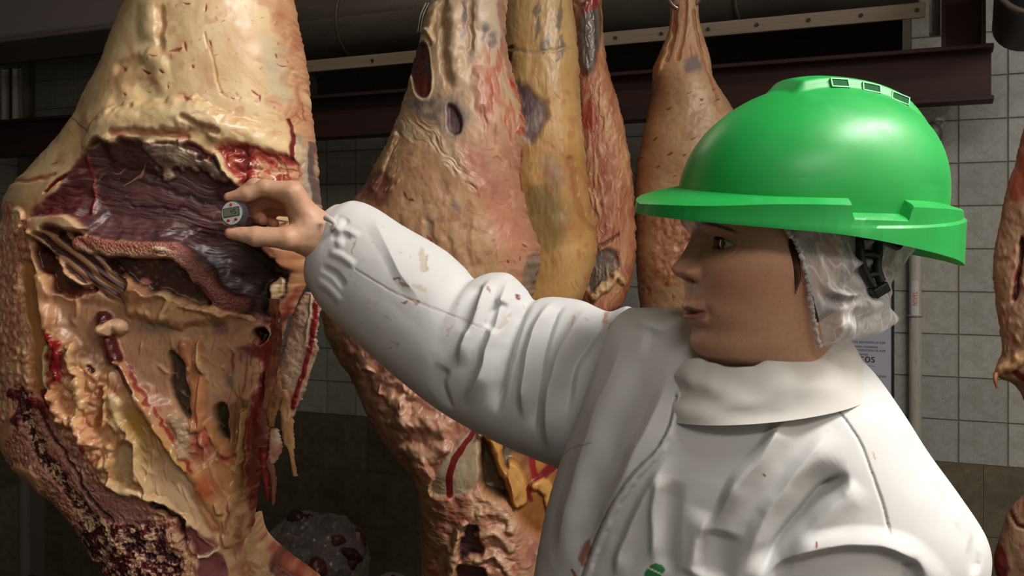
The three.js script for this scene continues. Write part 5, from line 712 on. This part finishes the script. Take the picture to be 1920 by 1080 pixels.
  const netA = dataTex(1024, 256, (i, j) => { const u = i / 1024, v = j / 256, w = fbm(u * 40 + 2 * fbm(u * 6, v * 6, 2), v * 22 + 3 * fbm(u * 9, v * 5, 2), 3), th = fbm(u * 300, v * 90, 2), f = sstep(.2, .0, Math.abs(fbm(u * 20 + v * 5, v * 9 - u * 8, 2))); const a = 122 + 44 * w + 18 * th + 84 * f; return [a, a, a]; });
  const netRad = (phi, u, v, t) => {
    const w = wrap(phi), a = Math.abs(w), bag = .036 * Math.exp(-((a - 2.7) ** 2) / .9 - (u + .074) ** 2 / .0013) + .010 * Math.exp(-((a - 1.75) ** 2) / .2 - (u + .05) ** 2 / .0012), fold = .0030 * Math.sin(a * 5 + u * 150 + 2.5 * noise(a * 3, u * 30)) + .0024 * Math.sin(u * 250 - a * 4 + 4 * noise(a * 3, u * 30)) + .0012 * noise(a * 22, u * 60);
    const e = Math.min(t, 1 - t), tuck = sstep(.0, .05, v); return skull(w, u) * mix(.97, 1, tuck) + (.0055 + (bag + bun(phi, u)) * sstep(0, .07, v) + fold * sstep(0, .06, e)) * mix(.15, 1, tuck) - .03 * sstep(.055, .095, u) + .012 * Math.max(0, 1 - Math.abs(a - 1.62) / .35) * sstep(.03, -.02, u) * tuck;
  };
  const net = part('hairnet', shell(edge, .095, netRad, 110, 300, t => -.098 + .02 * Math.sin(Math.PI * t) ** 6), phys(0xf0eeec, 1, { alphaMap: netA, transparent: true, side: THREE.DoubleSide }), woman, 'crinkled white gauze hairnet');
  const rimPts = []; for (let j = 0; j <= 40; j++) { const u = mix(-.095, .045, j / 40), p = edge(u) + .01 * Math.sin(j * 2.3), r = skull(p, u) + .006 + .008 * Math.max(0, 1 - Math.abs(p - 1.62) / .35); rimPts.push(headPt(r * Math.cos(p), u, r * Math.sin(p))); }
  part('elastic', tubeGeo(rimPts, t => .0021 + .0007 * noise(t * 46, 3) + .0004 * Math.sin(t * 230), 220, 8), std(0xd6d0cc, .85), net, 'puckered elastic edge');

  // ---------------------------------------------------------------- coat
  const white = mottle([214, 214, 213], [206, 206, 206], 8), coat = new THREE.Group(); coat.name = 'coat'; coat.userData.label = 'white zipped work coat with brown stains'; woman.add(coat);
  const cloth = S => S.all((k, x, y) => { const c = white(x, y); for (let q = 0; q < 3; q++) S.c[k * 3 + q] = c[q]; S.h[k] = .004 * fbm(x * 7, y * 7, 2); S.b[k] = .00012 * Math.sin(x * 2600) * Math.sin(y * 2600) + .0003 * fbm(x * 60, y * 60, 2); S.g[k] = .78; });
  const ang = .30, T = new Sculpt({ O: at(1420, 830, 1.03), X: V(Math.cos(ang), 0, Math.sin(ang)), Z: V(-Math.sin(ang), 0, Math.cos(ang)), res: .0011, seed: 81, p: 2.4,
    left: [[1178, 578], [1158, 592], [1142, 620], [1118, 690], [1086, 780], [1050, 875], [1026, 960], [1004, 1080], [990, 1180], [980, 1420]], right: [[1470, 578], [1540, 625], [1600, 662], [1640, 700], [1692, 772], [1742, 850], [1800, 930], [1846, 1000], [1858, 1040], [1855, 1085], [1840, 1200], [1800, 1420]], front: curve([[0, .11], [.5, .125], [.75, .12], [.93, .07], [1, .03]]), back: curve([[0, .09], [.6, .10], [.9, .07], [1, .03]]) });
  cloth(T);
  T.stroke([[1594, 888], [1562, 904], [1522, 944], [1482, 990], [1440, 1052], [1425, 1092]], { w: 60, h: -.016, crease: 1, warp: 3, wscale: 60 });
  T.stroke([[1420, 1094], [1452, 1062], [1500, 1036], [1570, 1018], [1645, 1016], [1698, 1036], [1745, 1082]], { w: 54, h: .010, crease: 1, warp: 3, wscale: 60 });
  T.stroke([[1150, 1092], [1175, 1000], [1215, 920], [1260, 850]], { w: 60, h: .008, crease: -1, warp: 4, wscale: 60 });
  T.stroke([[1480, 770], [1440, 830], [1380, 900], [1340, 990]], { w: 70, h: .008, crease: 1, warp: 4, wscale: 60 });
  // hanging folds from the far shoulder, placket with zip
  for (const [p, w, h] of [[[[1175, 620], [1130, 740], [1080, 880], [1040, 1060]], 60, .012], [[[1230, 640], [1170, 780], [1120, 920], [1080, 1090]], 46, -.010], [[[1262, 690], [1215, 800], [1165, 900], [1120, 1010], [1095, 1100]], 40, .008], [[[1190, 590], [1240, 620], [1290, 600]], 46, .010], [[[1200, 640], [1250, 640], [1290, 620]], 30, -.008], [[[1330, 1090], [1345, 1040], [1352, 995]], 40, -.016], [[[1300, 1090], [1310, 1020], [1330, 960]], 44, .010], [[[1470, 780], [1430, 850], [1390, 900], [1350, 960]], 40, .009], [[[1560, 800], [1500, 880], [1440, 960], [1390, 1080]], 50, .010], [[[1590, 885], [1570, 895], [1530, 930], [1490, 975], [1450, 1040], [1430, 1090]], 42, -.020], [[[1605, 900], [1570, 940], [1520, 985], [1478, 1040]], 40, .012], [[[1240, 880], [1225, 960], [1220, 1060]], 26, .008], [[[1268, 900], [1255, 980], [1250, 1080]], 24, -.007]]) T.stroke(p, { w: w * 2.1, h: h * .8, ...(h > 0 ? { crease: 1 } : { smooth: 1 }), hard: .2, warp: 5, wscale: 70 });
  T.stroke([[1420, 1092], [1450, 1062], [1500, 1036], [1570, 1018], [1645, 1016], [1698, 1036], [1745, 1080], [1780, 1140]], { w: 60, h: .006, smooth: 1, warp: 3, wscale: 60 }); T.stroke([[1440, 1100], [1500, 1056], [1570, 1036], [1645, 1034], [1690, 1056], [1730, 1100]], { w: 60, h: -.006, smooth: 1, warp: 3, wscale: 60 }); T.stroke([[1700, 1040], [1712, 1080], [1715, 1140]], { w: 36, h: -.01, smooth: 1, warp: 3 });
  T.stroke([[1840, 960], [1828, 1020], [1830, 1080]], { w: 36, h: -.008, smooth: 1 }); T.stroke([[1690, 800], [1740, 890], [1790, 960]], { w: 34, h: -.005, smooth: 1 }); T.stroke([[1720, 820], [1780, 920], [1820, 1000]], { w: 40, h: .006, smooth: 1 });
  T.stroke([[1532, 735], [1580, 782], [1612, 830], [1636, 890], [1656, 950], [1668, 1000]], { w: 4, h: -.003, color: [170, 166, 160], alpha: .5, warp: 1 });
  T.stroke([[1276, 740], [1262, 790], [1240, 838], [1205, 880], [1168, 925], [1138, 980], [1112, 1040], [1096, 1090]], { w: 15, h: .004, hard: .8, warp: 2 }); T.stroke([[1268, 745], [1252, 800], [1228, 845], [1190, 885], [1158, 925], [1128, 980], [1102, 1040], [1086, 1090]], { w: 5, h: -.004, warp: 1, color: [150, 146, 142], alpha: .7, part: 'zip' });
  T.stroke([[1046, 862], [1065, 845], [1085, 836], [1110, 828]], { w: 3, color: [150, 156, 172], alpha: .8, warp: 1 });
  T.region([[1098, 1014], [1103, 1020], [1104, 1040], [1092, 1060], [1084, 1056], [1086, 1038], [1092, 1024]], { soft: 3, warp: 6, wscale: 10, color: [158, 104, 92], alpha: .85 }); T.stroke([[1070, 1072], [1076, 1082]], { w: 8, color: [158, 104, 92] }); T.stroke([[1430, 892], [1432, 896]], { w: 4, color: [140, 90, 80] }); T.stroke([[1528, 1015], [1529, 1022]], { w: 5, color: [130, 60, 60] }); T.stroke([[1636, 850], [1640, 860]], { w: 3, color: [190, 160, 120] });
  T.marks([1050, 640, 1600, 1080], 26, { len: 8, w: 3, color: [176, 160, 138], alpha: .35 });
  T.region([[1218, 1061], [1228, 1058], [1240, 1063], [1246, 1071], [1240, 1078], [1216, 1066]], { soft: 1, warp: 0, sharp: true, color: [44, 122, 66], part: 'emblem' }); T.region([[1212, 1068], [1216, 1067], [1240, 1080], [1236, 1092], [1206, 1092], [1207, 1076]], { soft: 1, warp: 0, sharp: true, color: [44, 122, 66], part: 'emblem' }); T.stroke([[1213, 1066], [1228, 1073], [1244, 1081]], { w: 4, warp: 0, hard: .8, color: [214, 212, 208] });
  T.addTo(coat, { nx: 260, ny: 300, nb: 50, name: 'torso', bump: .003, mat: { sheen: .2 }, labels: { zip: 'grey zip line', emblem: 'green printed emblem' } });
  // outstretched sleeve
  const c0 = at(600, 455, 1.255), s0 = at(1250, 720, 1.17), SY = s0.clone().sub(c0).normalize(), SZ = V(0, 0, 1).addScaledVector(SY, -SY.z).normalize(), SX = SY.clone().cross(SZ);
  const A = new Sculpt({ O: c0, X: SX, Y: SY, Z: SZ, res: .0011, seed: 91, p: 2.3, rough: 0,
    left: [[606, 424], [611, 404], [622, 392], [646, 382], [668, 377], [702, 389], [752, 421], [832, 468], [868, 500], [890, 523], [908, 516], [928, 511], [956, 514], [984, 540], [1002, 563], [1020, 558], [1046, 557], [1092, 564], [1142, 584], [1180, 575], [1280, 640]], right: [[590, 476], [582, 490], [578, 505], [578, 522], [588, 548], [606, 578], [662, 632], [742, 702], [832, 772], [922, 822], [1002, 858], [1062, 884], [1130, 930]], front: curve([[0, .032], [.02, .045], [.06, .055], [.3, .078], [.6, .09], [1, .10]]), back: curve([[0, .03], [.05, .045], [.4, .07], [1, .09]]) });
  cloth(A);
  for (const [p, w, h] of [[[[925, 514], [905, 555], [885, 610], [865, 660], [858, 690]], 26, .014], [[[905, 530], [890, 580], [875, 630]], 26, -.010], [[[958, 516], [940, 570], [920, 640], [895, 710], [870, 760]], 34, .014], [[[1000, 568], [975, 600], [958, 650], [945, 720], [930, 780]], 26, -.016], [[[1045, 560], [1010, 600], [990, 660], [982, 730], [978, 790]], 26, .014], [[[1068, 565], [1040, 600], [1020, 660], [1005, 740], [1000, 820]], 22, -.010], [[[1110, 570], [1075, 615], [1040, 680], [1025, 760], [1030, 850]], 34, .012], [[[1145, 595], [1110, 640], [1075, 700], [1060, 780]], 26, -.010], [[[945, 560], [930, 600], [920, 620]], 18, -.010], [[[700, 400], [730, 470], [760, 520], [790, 570]], 44, .004], [[[640, 400], [632, 430], [640, 470]], 14, .007], [[[626, 405], [640, 410], [652, 420]], 9, -.006], [[[620, 440], [640, 445], [660, 440]], 12, -.008], [[[612, 470], [640, 480], [670, 500]], 12, .007], [[[600, 500], [630, 515], [650, 540]], 12, -.007], [[[590, 530], [620, 545], [640, 570]], 14, .006], [[[612, 425], [640, 428], [680, 440]], 10, .006], [[[840, 690], [830, 720], [850, 770]], 24, -.006]]) A.stroke(p, { w: w * (w > 15 ? 2.2 : 1.8), h: h * (w > 15 ? 1.15 : .4), ...(w > 20 ? { crease: h > 0 ? 1 : -1 } : { smooth: 1 }), hard: .2, warp: 4, wscale: 50 });
  A.stroke([[666, 505], [740, 548], [830, 585], [910, 615]], { w: 3, color: [186, 180, 178], alpha: .8, warp: 1, h: -.001 });
  for (const [x, y, w, l, a, c, al] of [[790, 468, 12, 34, 1.5, [176, 156, 130], .55], [800, 480, 8, 26, 1.6, [160, 136, 108], .6], [742, 520, 7, 10, .4, [110, 80, 60], .8], [752, 530, 9, 14, .2, [150, 110, 84], .7], [776, 535, 12, 22, .3, [186, 170, 140], .6], [756, 566, 6, 8, .2, [140, 70, 52], .8], [768, 560, 8, 20, .4, [160, 110, 84], .7], [664, 452, 4, 20, 1.9, [170, 120, 90], .7], [965, 552, 7, 7, 1, [120, 50, 50], .9], [918, 538, 5, 6, 1, [150, 110, 90], .7], [845, 610, 5, 22, 1.9, [176, 156, 130], .5], [955, 590, 8, 26, 2.2, [186, 170, 146], .6], [1076, 592, 8, 14, 1.6, [176, 148, 128], .6], [1138, 590, 12, 14, 1.9, [176, 124, 116], .8], [1148, 605, 6, 10, 2, [176, 124, 116], .7], [1098, 596, 4, 5, 1, [180, 160, 140], .6], [890, 660, 8, 40, 1.8, [196, 186, 170], .5], [720, 590, 7, 12, .6, [170, 140, 110], .5], [735, 640, 6, 14, .5, [160, 120, 96], .4], [728, 652, 5, 7, .5, [150, 90, 70], .6], [690, 560, 14, 20, .6, [196, 182, 160], .5]]) A.stroke([[x, y], [x + l / 2 * Math.cos(a), y + l / 2 * Math.sin(a)], [x + l * Math.cos(a), y + l * Math.sin(a)]], { w, color: c, alpha: al, warp: 5, wscale: 8, hard: .2 });
  A.marks([640, 420, 1000, 640], 60, { len: 6, w: 2.4, color: [160, 130, 104], alpha: .45, angle: .5, spread: 2 });
  A.addTo(coat, { nx: 200, ny: 320, nb: 60, name: 'sleeve', bump: .003, mat: { sheen: .2 }, labels: { body: 'stained white sleeve of the outstretched arm' } });
  part('cuff_tie', tubeGeo([at(612, 408, 1.20), at(620, 412, 1.192), at(628, 420, 1.19), at(622, 428, 1.192)], t => .0045 - .002 * t, 14, 8), std(0xd8d4d0, .8), coat);
  // collar
  const cc = at(1425, 738, .985), NC = 220, NR = 16, cp = [], ct = [];
  for (let i = 0; i <= NC; i++) for (let j = 0; j <= NR; j++) {
    const a = i / NC * 2 * Math.PI, front = Math.cos(a), v = j / NR, out = v < .72, w = out ? v / .72 : (v - .72) / .28, hgt = .050 - .004 * Math.max(0, front) + .012 * Math.max(0, -front), fold = .0012 * Math.sin(a * 5 + v * 9 + 2 * noise(a * 2, v * 3)) + .0065 * noise(a * 1.6 + v * 1.5, v * 3.2 + 9) + .0028 * Math.sin(v * 15 + a * 2.2 + 2 * noise(a * 1.5, 4)) * noise(a * 2, 11) + .001 * noise(a * 6, v * 7);
    let r = out ? mix(.104, .080, Math.pow(w, .8)) + .005 * Math.sin(Math.PI * w) + fold * Math.sin(Math.PI * clamp(w, 0, .9)) : mix(.080, .068, Math.min(1, w * 2)), y = out ? mix(-.010, hgt, w) + .004 * Math.sin(a * 3 + 1) * w + .0035 * noise(a * 4, 7) * w : mix(hgt + .004, hgt - .045, w) + .004 * Math.sin(a * 3 + 1) + .0035 * noise(a * 4, 7);
    const f = r * front * 1.02 - .004, l = r * Math.sin(a) * .84; cp.push(cc.x + HF.x * f + HS.x * l, cc.y + y - .012 * front, cc.z + HF.z * f + HS.z * l);
  }
  for (let i = 0; i < NC; i++) for (let j = 0; j < NR; j++) { const a = i * (NR + 1) + j, b = a + 1, c = a + NR + 1, d = c + 1; ct.push(a, b, d, a, d, c); }
  const cg = new THREE.BufferGeometry(); cg.setAttribute('position', new THREE.Float32BufferAttribute(cp, 3)); cg.setIndex(ct); cg.computeVertexNormals(); part('collar', mergeVertices(cg), phys(0xd6d4d0, .8, { side: THREE.DoubleSide }), coat, 'soft turned-up white collar');
  part('zip_pull', tubeGeo([at(1284, 690, .985), at(1296, 682, .975), at(1312, 672, .965), at(1330, 668, .955)], .0022, 20, 6), std(0x8d8d92, .35, { metalness: .7 }), coat, 'grey zip end');
  // lower clothes, below the picture
  const low = (pts, r) => tubeGeo(pts, r, 30, 24);
  part('trousers', mergeGeometries([low([V(hip.x - .08, 1.15, hip.z), kneeR, V(kneeR.x, .24, kneeR.z - .03)], t => mix(.105, .07, t)), low([V(hip.x + .08, 1.15, hip.z), kneeL, V(kneeL.x, .24, kneeL.z - .03)], t => mix(.105, .07, t))]), std(0xcfcdc9, .8), woman);
  part('near_sleeve', low([at(1680, 1130, 1.04), at(1690, 1240, 1.03), wristL, V(wristL.x - .06, wristL.y - .06, wristL.z)], t => mix(.06, .045, t)), std(0xd6d4d0, .8), coat);
  for (const k of [kneeR, kneeL]) { const b = new RoundedBoxGeometry(.28, .1, .1, 4, .045).rotateY(-YAW).translate(k.x - .06, .17, k.z - .01); part('boot', b, std(0xd8d8d4, .5), woman); }
}
{ const o = thing('floor_platform', 'low grey plastic platform under the woman', 'platform'), c = at(1400, 930, 1.08); for (let i = 0; i < 7; i++) part('slat', new RoundedBoxGeometry(.9, .03, .085, 2, .006).translate(c.x, .105, c.z - .33 + i * .105), std(0x77797a, .6), o); for (const s of [-1, 0, 1]) part('bearer', boxAt(c.x + s * .38 - .04, c.x + s * .38 + .04, 0, .09, c.z - .37, c.z + .34), std(0x6b6d6e, .6), o); }
// ------------------------------------------------------------------ helmet
{
  const o = thing('safety_helmet', 'glossy green safety helmet with vented ridge worn over the hairnet', 'helmet');
  o.position.copy(headPt(-.030, .0455, 0));
  const bx = HF.clone(), bz = HS.clone(), rollA = .13, pitch = .03;
  // local x forward, y up, z to her left
  const X = bx.clone().multiplyScalar(Math.cos(pitch)).addScaledVector(V(0, 1, 0), Math.sin(pitch)), Y0 = V(0, 1, 0).multiplyScalar(Math.cos(pitch)).addScaledVector(bx, -Math.sin(pitch)), Zl = bz.clone().multiplyScalar(Math.cos(rollA)).addScaledVector(Y0, -Math.sin(rollA)), Yl = Y0.clone().multiplyScalar(Math.cos(rollA)).addScaledVector(bz, Math.sin(rollA));
  o.quaternion.setFromRotationMatrix(new THREE.Matrix4().makeBasis(X, Yl, X.clone().cross(Yl)));
  const zs = X.clone().cross(Yl).dot(Zl) > 0 ? 1 : -1;     // sign of her left side on the local z axis
  const A = .134, B = .112, C = .112;
  const scuff = dataTex(512, 512, (i, j) => { const u = i / 512, v = j / 512, n = fbm(u * 7, v * 7, 4), s = sstep(.5, .75, fbm(u * 60 + 4, v * 9, 3)) * 8, g = sstep(.35, .8, fbm(u * 14 + 30, v * 14, 3)) * 12; return [34 + 6 * n + g + s, 164 + 9 * n + g * .6, 74 + 6 * n + g + s]; }, true);
  const scuffR = dataTex(512, 512, (i, j) => { const u = i / 512, v = j / 512, n = fbm(u * 10, v * 10, 4), r = 104 + 30 * n; return [128, r, 0]; });
  const green = phys(0xffffff, 1, { map: scuff, roughnessMap: scuffR, side: THREE.DoubleSide }), plain = phys(0x24a34b, .34, { side: THREE.DoubleSide });
  const ridge = (x, z) => .0085 * sstep(.034, .026, Math.abs(z)) * sstep(.048, .034, x) * sstep(-.125, -.07, x);
  const dome = (phi, t) => { const fr = .5 + .5 * Math.cos(phi), n = mix(2.45, 1.85, fr), c = Math.pow(Math.cos(t), 2 / n), s = Math.pow(Math.sin(t), 2 / n), x = A * c * Math.cos(phi), z = B * c * Math.sin(phi); return [x, C * s + ridge(x, z) * sstep(.3, .7, s), z]; };
  const NP = 240, NT = 150, pos = [], uv = [], tri = [];
  for (let j = 0; j <= NT; j++) for (let i = 0; i <= NP; i++) { const phi = i / NP * 2 * Math.PI, t = Math.max(0, (j - 1) / (NT - 1)) * Math.PI / 2, p = dome(phi, Math.min(t, 1.5706)); if (j === 0) p[1] = -.018; pos.push(...p); uv.push(p[0] / .3 + .5, p[1] / .3 + p[2] * .8); }
  for (let j = 0; j < NT; j++) for (let i = 0; i < NP; i++) { const a = j * (NP + 1) + i, b = a + 1, c = a + NP + 1, d = c + 1; tri.push(a, d, b, a, c, d); }
  const g = new THREE.BufferGeometry(); g.setAttribute('position', new THREE.Float32BufferAttribute(pos, 3)); g.setAttribute('uv', new THREE.Float32BufferAttribute(uv, 2)); g.setIndex(tri); g.computeVertexNormals();
  const shell = part('shell', g, green, o);
  // brim: peak in front, band with a slot at each side, long nape behind
  const bp = [], bt = [], NB = 360, ring = 9, deg = Math.PI / 180;
  const yb = curve([[0, -.022], [25, -.0215], [50, -.022], [75, -.024], [100, -.031], [130, -.043], [155, -.055], [180, -.057]]), wo = curve([[0, .046], [20, .038], [40, .022], [60, .014], [90, .011], [140, .0125], [180, .0135]]), yc = curve([[0, -.018], [50, -.016], [75, -.016], [110, -.0135], [150, -.009], [180, -.006]]), yt = curve([[0, .003], [40, .004], [80, .007], [120, .007], [150, .002], [180, -.002]]), yo = curve([[0, -.011], [25, -.006], [50, .001], [80, .004], [120, .004], [150, .0], [180, -.004]]);
  for (let i = 0; i <= NB; i++) {
    const phi = i / NB * 2 * Math.PI, d = Math.acos(Math.cos(phi)) / deg, rin = 1 / Math.sqrt((Math.cos(phi) / A) ** 2 + (Math.sin(phi) / B) ** 2), w = wo(d), slot = sstep(76, 77.5, d) * sstep(104.5, 103, d), flare = sstep(60, 120, d) * .005;
    const top = yt(d) - .0125 * slot, ou = yo(d) - .0125 * slot, cr = Math.min(yc(d), ou - .003), bo = yb(d);
    const P = [[-.001, top + .001], [w * .55, mix(top, ou, .45)], [w - .0025, ou + .0006], [w, ou - .0016], [w + .0005, cr + .0008], [w + .001 + flare * .5, cr - .0015], [w + .001 + flare, Math.min(bo, cr - .003)], [w - .004 + flare, Math.min(bo, cr - .003)], [-.004, Math.min(-.012, cr + .002)]];
    for (const [ro, y] of P) { const r = rin + ro; bp.push(r * Math.cos(phi), y, r * Math.sin(phi)); }
  }
  for (let i = 0; i < NB; i++) for (let j = 0; j < ring - 1; j++) { const a = i * ring + j, b = a + 1, c = a + ring, d = c + 1; bt.push(a, b, d, a, d, c); }
  const bg = new THREE.BufferGeometry(); bg.setAttribute('position', new THREE.Float32BufferAttribute(bp, 3)); bg.setIndex(bt); const bg2 = bg.toNonIndexed(); { const p = bg2.attributes.position, u = []; for (let i = 0; i < p.count; i++) u.push(p.getX(i) / .3, p.getY(i) / .3 + p.getZ(i)); bg2.setAttribute('uv', new THREE.Float32BufferAttribute(u, 2)); }
  bg2.computeVertexNormals();
  part('brim', toCreasedNormals(bg2, .5), green, o);
  // vents along the ridge: solid boxes, their dark inside put into the colour
  for (const [x, s] of [[.0, 1], [-.034, 1], [-.066, 1], [.0, -1], [-.034, -1], [-.066, -1]]) {
    const z = .0305 * s, zz = z * zs, hy = (q, z2) => { const fr = .5 + .5 * Math.sign(q) * Math.min(1, Math.abs(q) / .1), n = mix(2.45, 1.85, fr), k = Math.pow((q / A) ** 2 + (z2 / B) ** 2, n / 2); return C * Math.pow(Math.max(0, 1 - k), 1 / n) + ridge(q, z2) * .5; };
    const v = part('vent', new THREE.BoxGeometry(.0165, .0075, .004), std(0x175c31, .95), shell, 'vent slot with its dark inside painted on and a pale moulded rim'), slope = Math.atan2(hy(x + .005, z) - hy(x - .005, z), .01); v.position.set(x, hy(x, z) + .0012, zz); v.rotation.set(s * zs * -.5, 0, slope);
    const rim = [[0, .0042, .019, .0011], [0, -.0042, .019, .0011], [.009, 0, .0011, .0085], [-.009, 0, .0011, .0085]].map(([a, b, w, h]) => new THREE.BoxGeometry(w, h, .0056).translate(a, b, 0)); part('rim', mergeGeometries(rim), phys(0x57b878, .25), v);
  }
  // inner harness seen behind the ear
  const black = std(0x121212, .45), inv = new THREE.Matrix4(); o.updateMatrixWorld(); inv.copy(o.matrixWorld).invert(); const L = (px, py, d) => at(px, py, d).applyMatrix4(inv);
  const strap = (pts, w, t = .0022) => { const c = new THREE.CatmullRomCurve3(pts.map(p => L(...p))), sh = new THREE.Shape([new THREE.Vector2(-t, -w), new THREE.Vector2(t, -w), new THREE.Vector2(t, w), new THREE.Vector2(-t, w)]); return new THREE.ExtrudeGeometry(sh, { steps: 24, bevelEnabled: false, extrudePath: c }); };
  const bars = [tubeGeo([[1608, 425, .905], [1612, 460, .902], [1616, 495, .902], [1632, 530, .905], [1645, 545, .905]].map(p => L(...p)), .0042, 24, 8), tubeGeo([[1644, 430, .912], [1646, 470, .91], [1644, 505, .908], [1652, 528, .908]].map(p => L(...p)), .0046, 24, 8), tubeGeo([[1610, 478, .902], [1628, 476, .904], [1646, 480, .909]].map(p => L(...p)), .0040, 10, 8), tubeGeo([[1606, 438, .903], [1626, 440, .905], [1648, 442, .911]].map(p => L(...p)), .006, 10, 8), tubeGeo([[1622, 520, .904], [1640, 514, .906], [1652, 518, .908]].map(p => L(...p)), .0036, 10, 8)];
  part('harness_strap', mergeGeometries(bars), black, o, 'black slotted plastic strap');
  part('harness_arm', tubeGeo([[1640, 442, .912], [1664, 456, .918], [1684, 464, .925], [1692, 452, .93]].map(p => L(...p)), .0028, 16, 8), black, o);
  const kb = part('ratchet_block', new RoundedBoxGeometry(.017, .010, .012, 3, .002), black, o, 'black end block of the strap'); kb.position.copy(L(1648, 543, .905)); kb.rotation.z = -.55;
  const band = []; for (let i = 0; i <= 60; i++) { const p = i / 60 * Math.PI * 2; band.push(V(.113 * Math.cos(p) + .0, -.014, .093 * Math.sin(p))); } part('headband', tubeGeo(band.slice(0, 60), .006, 90, 8, true), black, o);
}
// ------------------------------------------------------------------ thermometer
{
  const o = thing('digital_thermometer', 'small round digital probe thermometer with two red buttons held at the muscle', 'thermometer');
  o.position.copy(at(435.5, 399.5, 1.19)); o.rotation.set(-.05, -.28, .13);
  const R = .0152, cyl = (r0, r1, h, z, seg = 48) => new THREE.CylinderGeometry(r1, r0, h, seg).rotateX(Math.PI / 2).translate(0, 0, z);
  part('housing', mergeGeometries([cyl(R - .001, R, .013, -.0065), cyl(.009, R - .001, .004, -.015), new THREE.TorusGeometry(R - .0007, .0009, 10, 48)]), std(0x3b3d42, .4), o, 'dark grey round housing');
  part('face', cyl(R - .0012, R - .0012, .0012, .0004), std(0xdcdfe2, .35), o, 'white round face');
  const c = document.createElement('canvas'); c.width = 256; c.height = 128; const x = c.getContext('2d'); x.fillStyle = '#7d8470'; x.fillRect(0, 0, 256, 128); x.strokeStyle = '#2b2f26'; x.lineWidth = 9; x.lineCap = 'round';
  const seg = (ox, on) => { const s = { a: [0, 0, 34, 0], b: [34, 0, 34, 36], c: [34, 36, 34, 72], d: [0, 72, 34, 72], e: [0, 36, 0, 72], f: [0, 0, 0, 36], g: [0, 36, 34, 36] }; for (const k of on) { const q = s[k]; x.beginPath(); x.moveTo(ox + q[0] - (q[1] - 36) * .1, 28 + q[1]); x.lineTo(ox + q[2] - (q[3] - 36) * .1, 28 + q[3]); x.stroke(); } };
  seg(112, 'fgbc'); seg(168, 'afgcd'); x.fillStyle = '#2b2f26'; x.font = 'bold 26px sans-serif'; x.fillText('°C', 214, 100);
  const t = new THREE.CanvasTexture(c); t.colorSpace = THREE.SRGBColorSpace;
  part('bezel', new RoundedBoxGeometry(.0222, .0112, .0010, 2, .0004).translate(-.0003, .0012, .0013), std(0x2a2c2c, .4), o); part('screen', new THREE.PlaneGeometry(.0206, .0096).translate(-.0003, .0012, .0019), std(0xffffff, .2, { map: t }), o, 'grey display reading 45');
  for (const s of [-1, 1]) part('button', new THREE.SphereGeometry(.0021, 20, 12).scale(1.1, .8, .8).translate(s * .0052, -.0083, .0012), std(0xb3241c, .4), o, 'red button');
  part('logo', new THREE.CylinderGeometry(.0019, .0019, .0006, 20).rotateX(Math.PI / 2).translate(0, .0103, .0012), std(0xd2502a, .5), o, 'orange round mark');
  part('probe', new THREE.CylinderGeometry(.0017, .0012, .12, 12).rotateX(Math.PI / 2).translate(0, 0, -.075), std(0xcccccc, .2, { metalness: 1 }), o);
}
// ------------------------------------------------------------------ bags of trimmings on the floor
{
  const bag = (px, py, d, rx, ry, rz, seed, label) => {
    const o = thing('meat_bag', label, 'bag', 'bags of meat trimmings'), c = at(px, py, d); o.position.set(c.x, .30, c.z); const R = rng(seed);
    const tones = [0x3a1414, 0x4a1c1a, 0x2a1012, 0x341618, 0x74563c].map(k => std(k, .35));
    for (let i = 0; i < 26; i++) { const a = R() * 6.3, e = R() * 1.9 - .55, rr = .72, g = new THREE.IcosahedronGeometry(rx * (.16 + .13 * R()), 4), p = g.attributes.position; for (let k = 0; k < p.count; k++) { const n = 1 + .3 * noise(p.getX(k) * 30 + i * 9, p.getY(k) * 30 + p.getZ(k) * 22); p.setXYZ(k, p.getX(k) * n * 1.3, p.getY(k) * n * .8, p.getZ(k) * n); } g.computeVertexNormals(); const m = part('meat_piece', g, tones[Math.floor(R() * 5)], o); m.position.set(rx * rr * Math.cos(a) * Math.cos(e), ry + ry * rr * Math.sin(e), rz * rr * Math.sin(a) * Math.cos(e)); m.rotation.set(R() * 3, R() * 3, R() * 3); }
    const g = new THREE.IcosahedronGeometry(1, 24), p = g.attributes.position; for (let k = 0; k < p.count; k++) { const x = p.getX(k), y = p.getY(k), z = p.getZ(k), n = 1 + .05 * noise(x * 4 + seed, y * 4 + z * 3) + .025 * noise(x * 14 + z * 9, y * 12 + seed); p.setXYZ(k, x * rx * n, Math.max(.003, ry + y * ry * n * (y > 0 ? 1 : .98)), z * rz * n); } g.computeVertexNormals();
    part('film', mergeVertices(g), phys(0xb9b6b2, .12, { transparent: true, opacity: .22, side: THREE.DoubleSide }), o, 'clear plastic film');
  };
  { const a = at(590, 1000, 3.95), o = thing('low_bench', 'low dark bench by the wall under the bags of trimmings', 'bench'); o.position.set(a.x + .12, 0, a.z + .02); o.rotation.y = room.turn; part('top', new RoundedBoxGeometry(1.15, .03, .62, 2, .006).translate(0, .285, 0), std(0x2a2826, .6), o); for (const x of [-.5, .5]) for (const z of [-.25, .25]) part('leg', boxAt(x - .025, x + .025, 0, .27, z - .025, z + .025), std(0x2a2826, .6), o); }
  bag(590, 1020, 3.95, .22, .19, .2, 3, 'large clear bag of dark meat trimmings on the low bench by the wall');
  bag(735, 1050, 3.6, .12, .125, .12, 8, 'smaller clear bag of meat trimmings leaning beside the large one');
}
renderer.render(scene, camera);
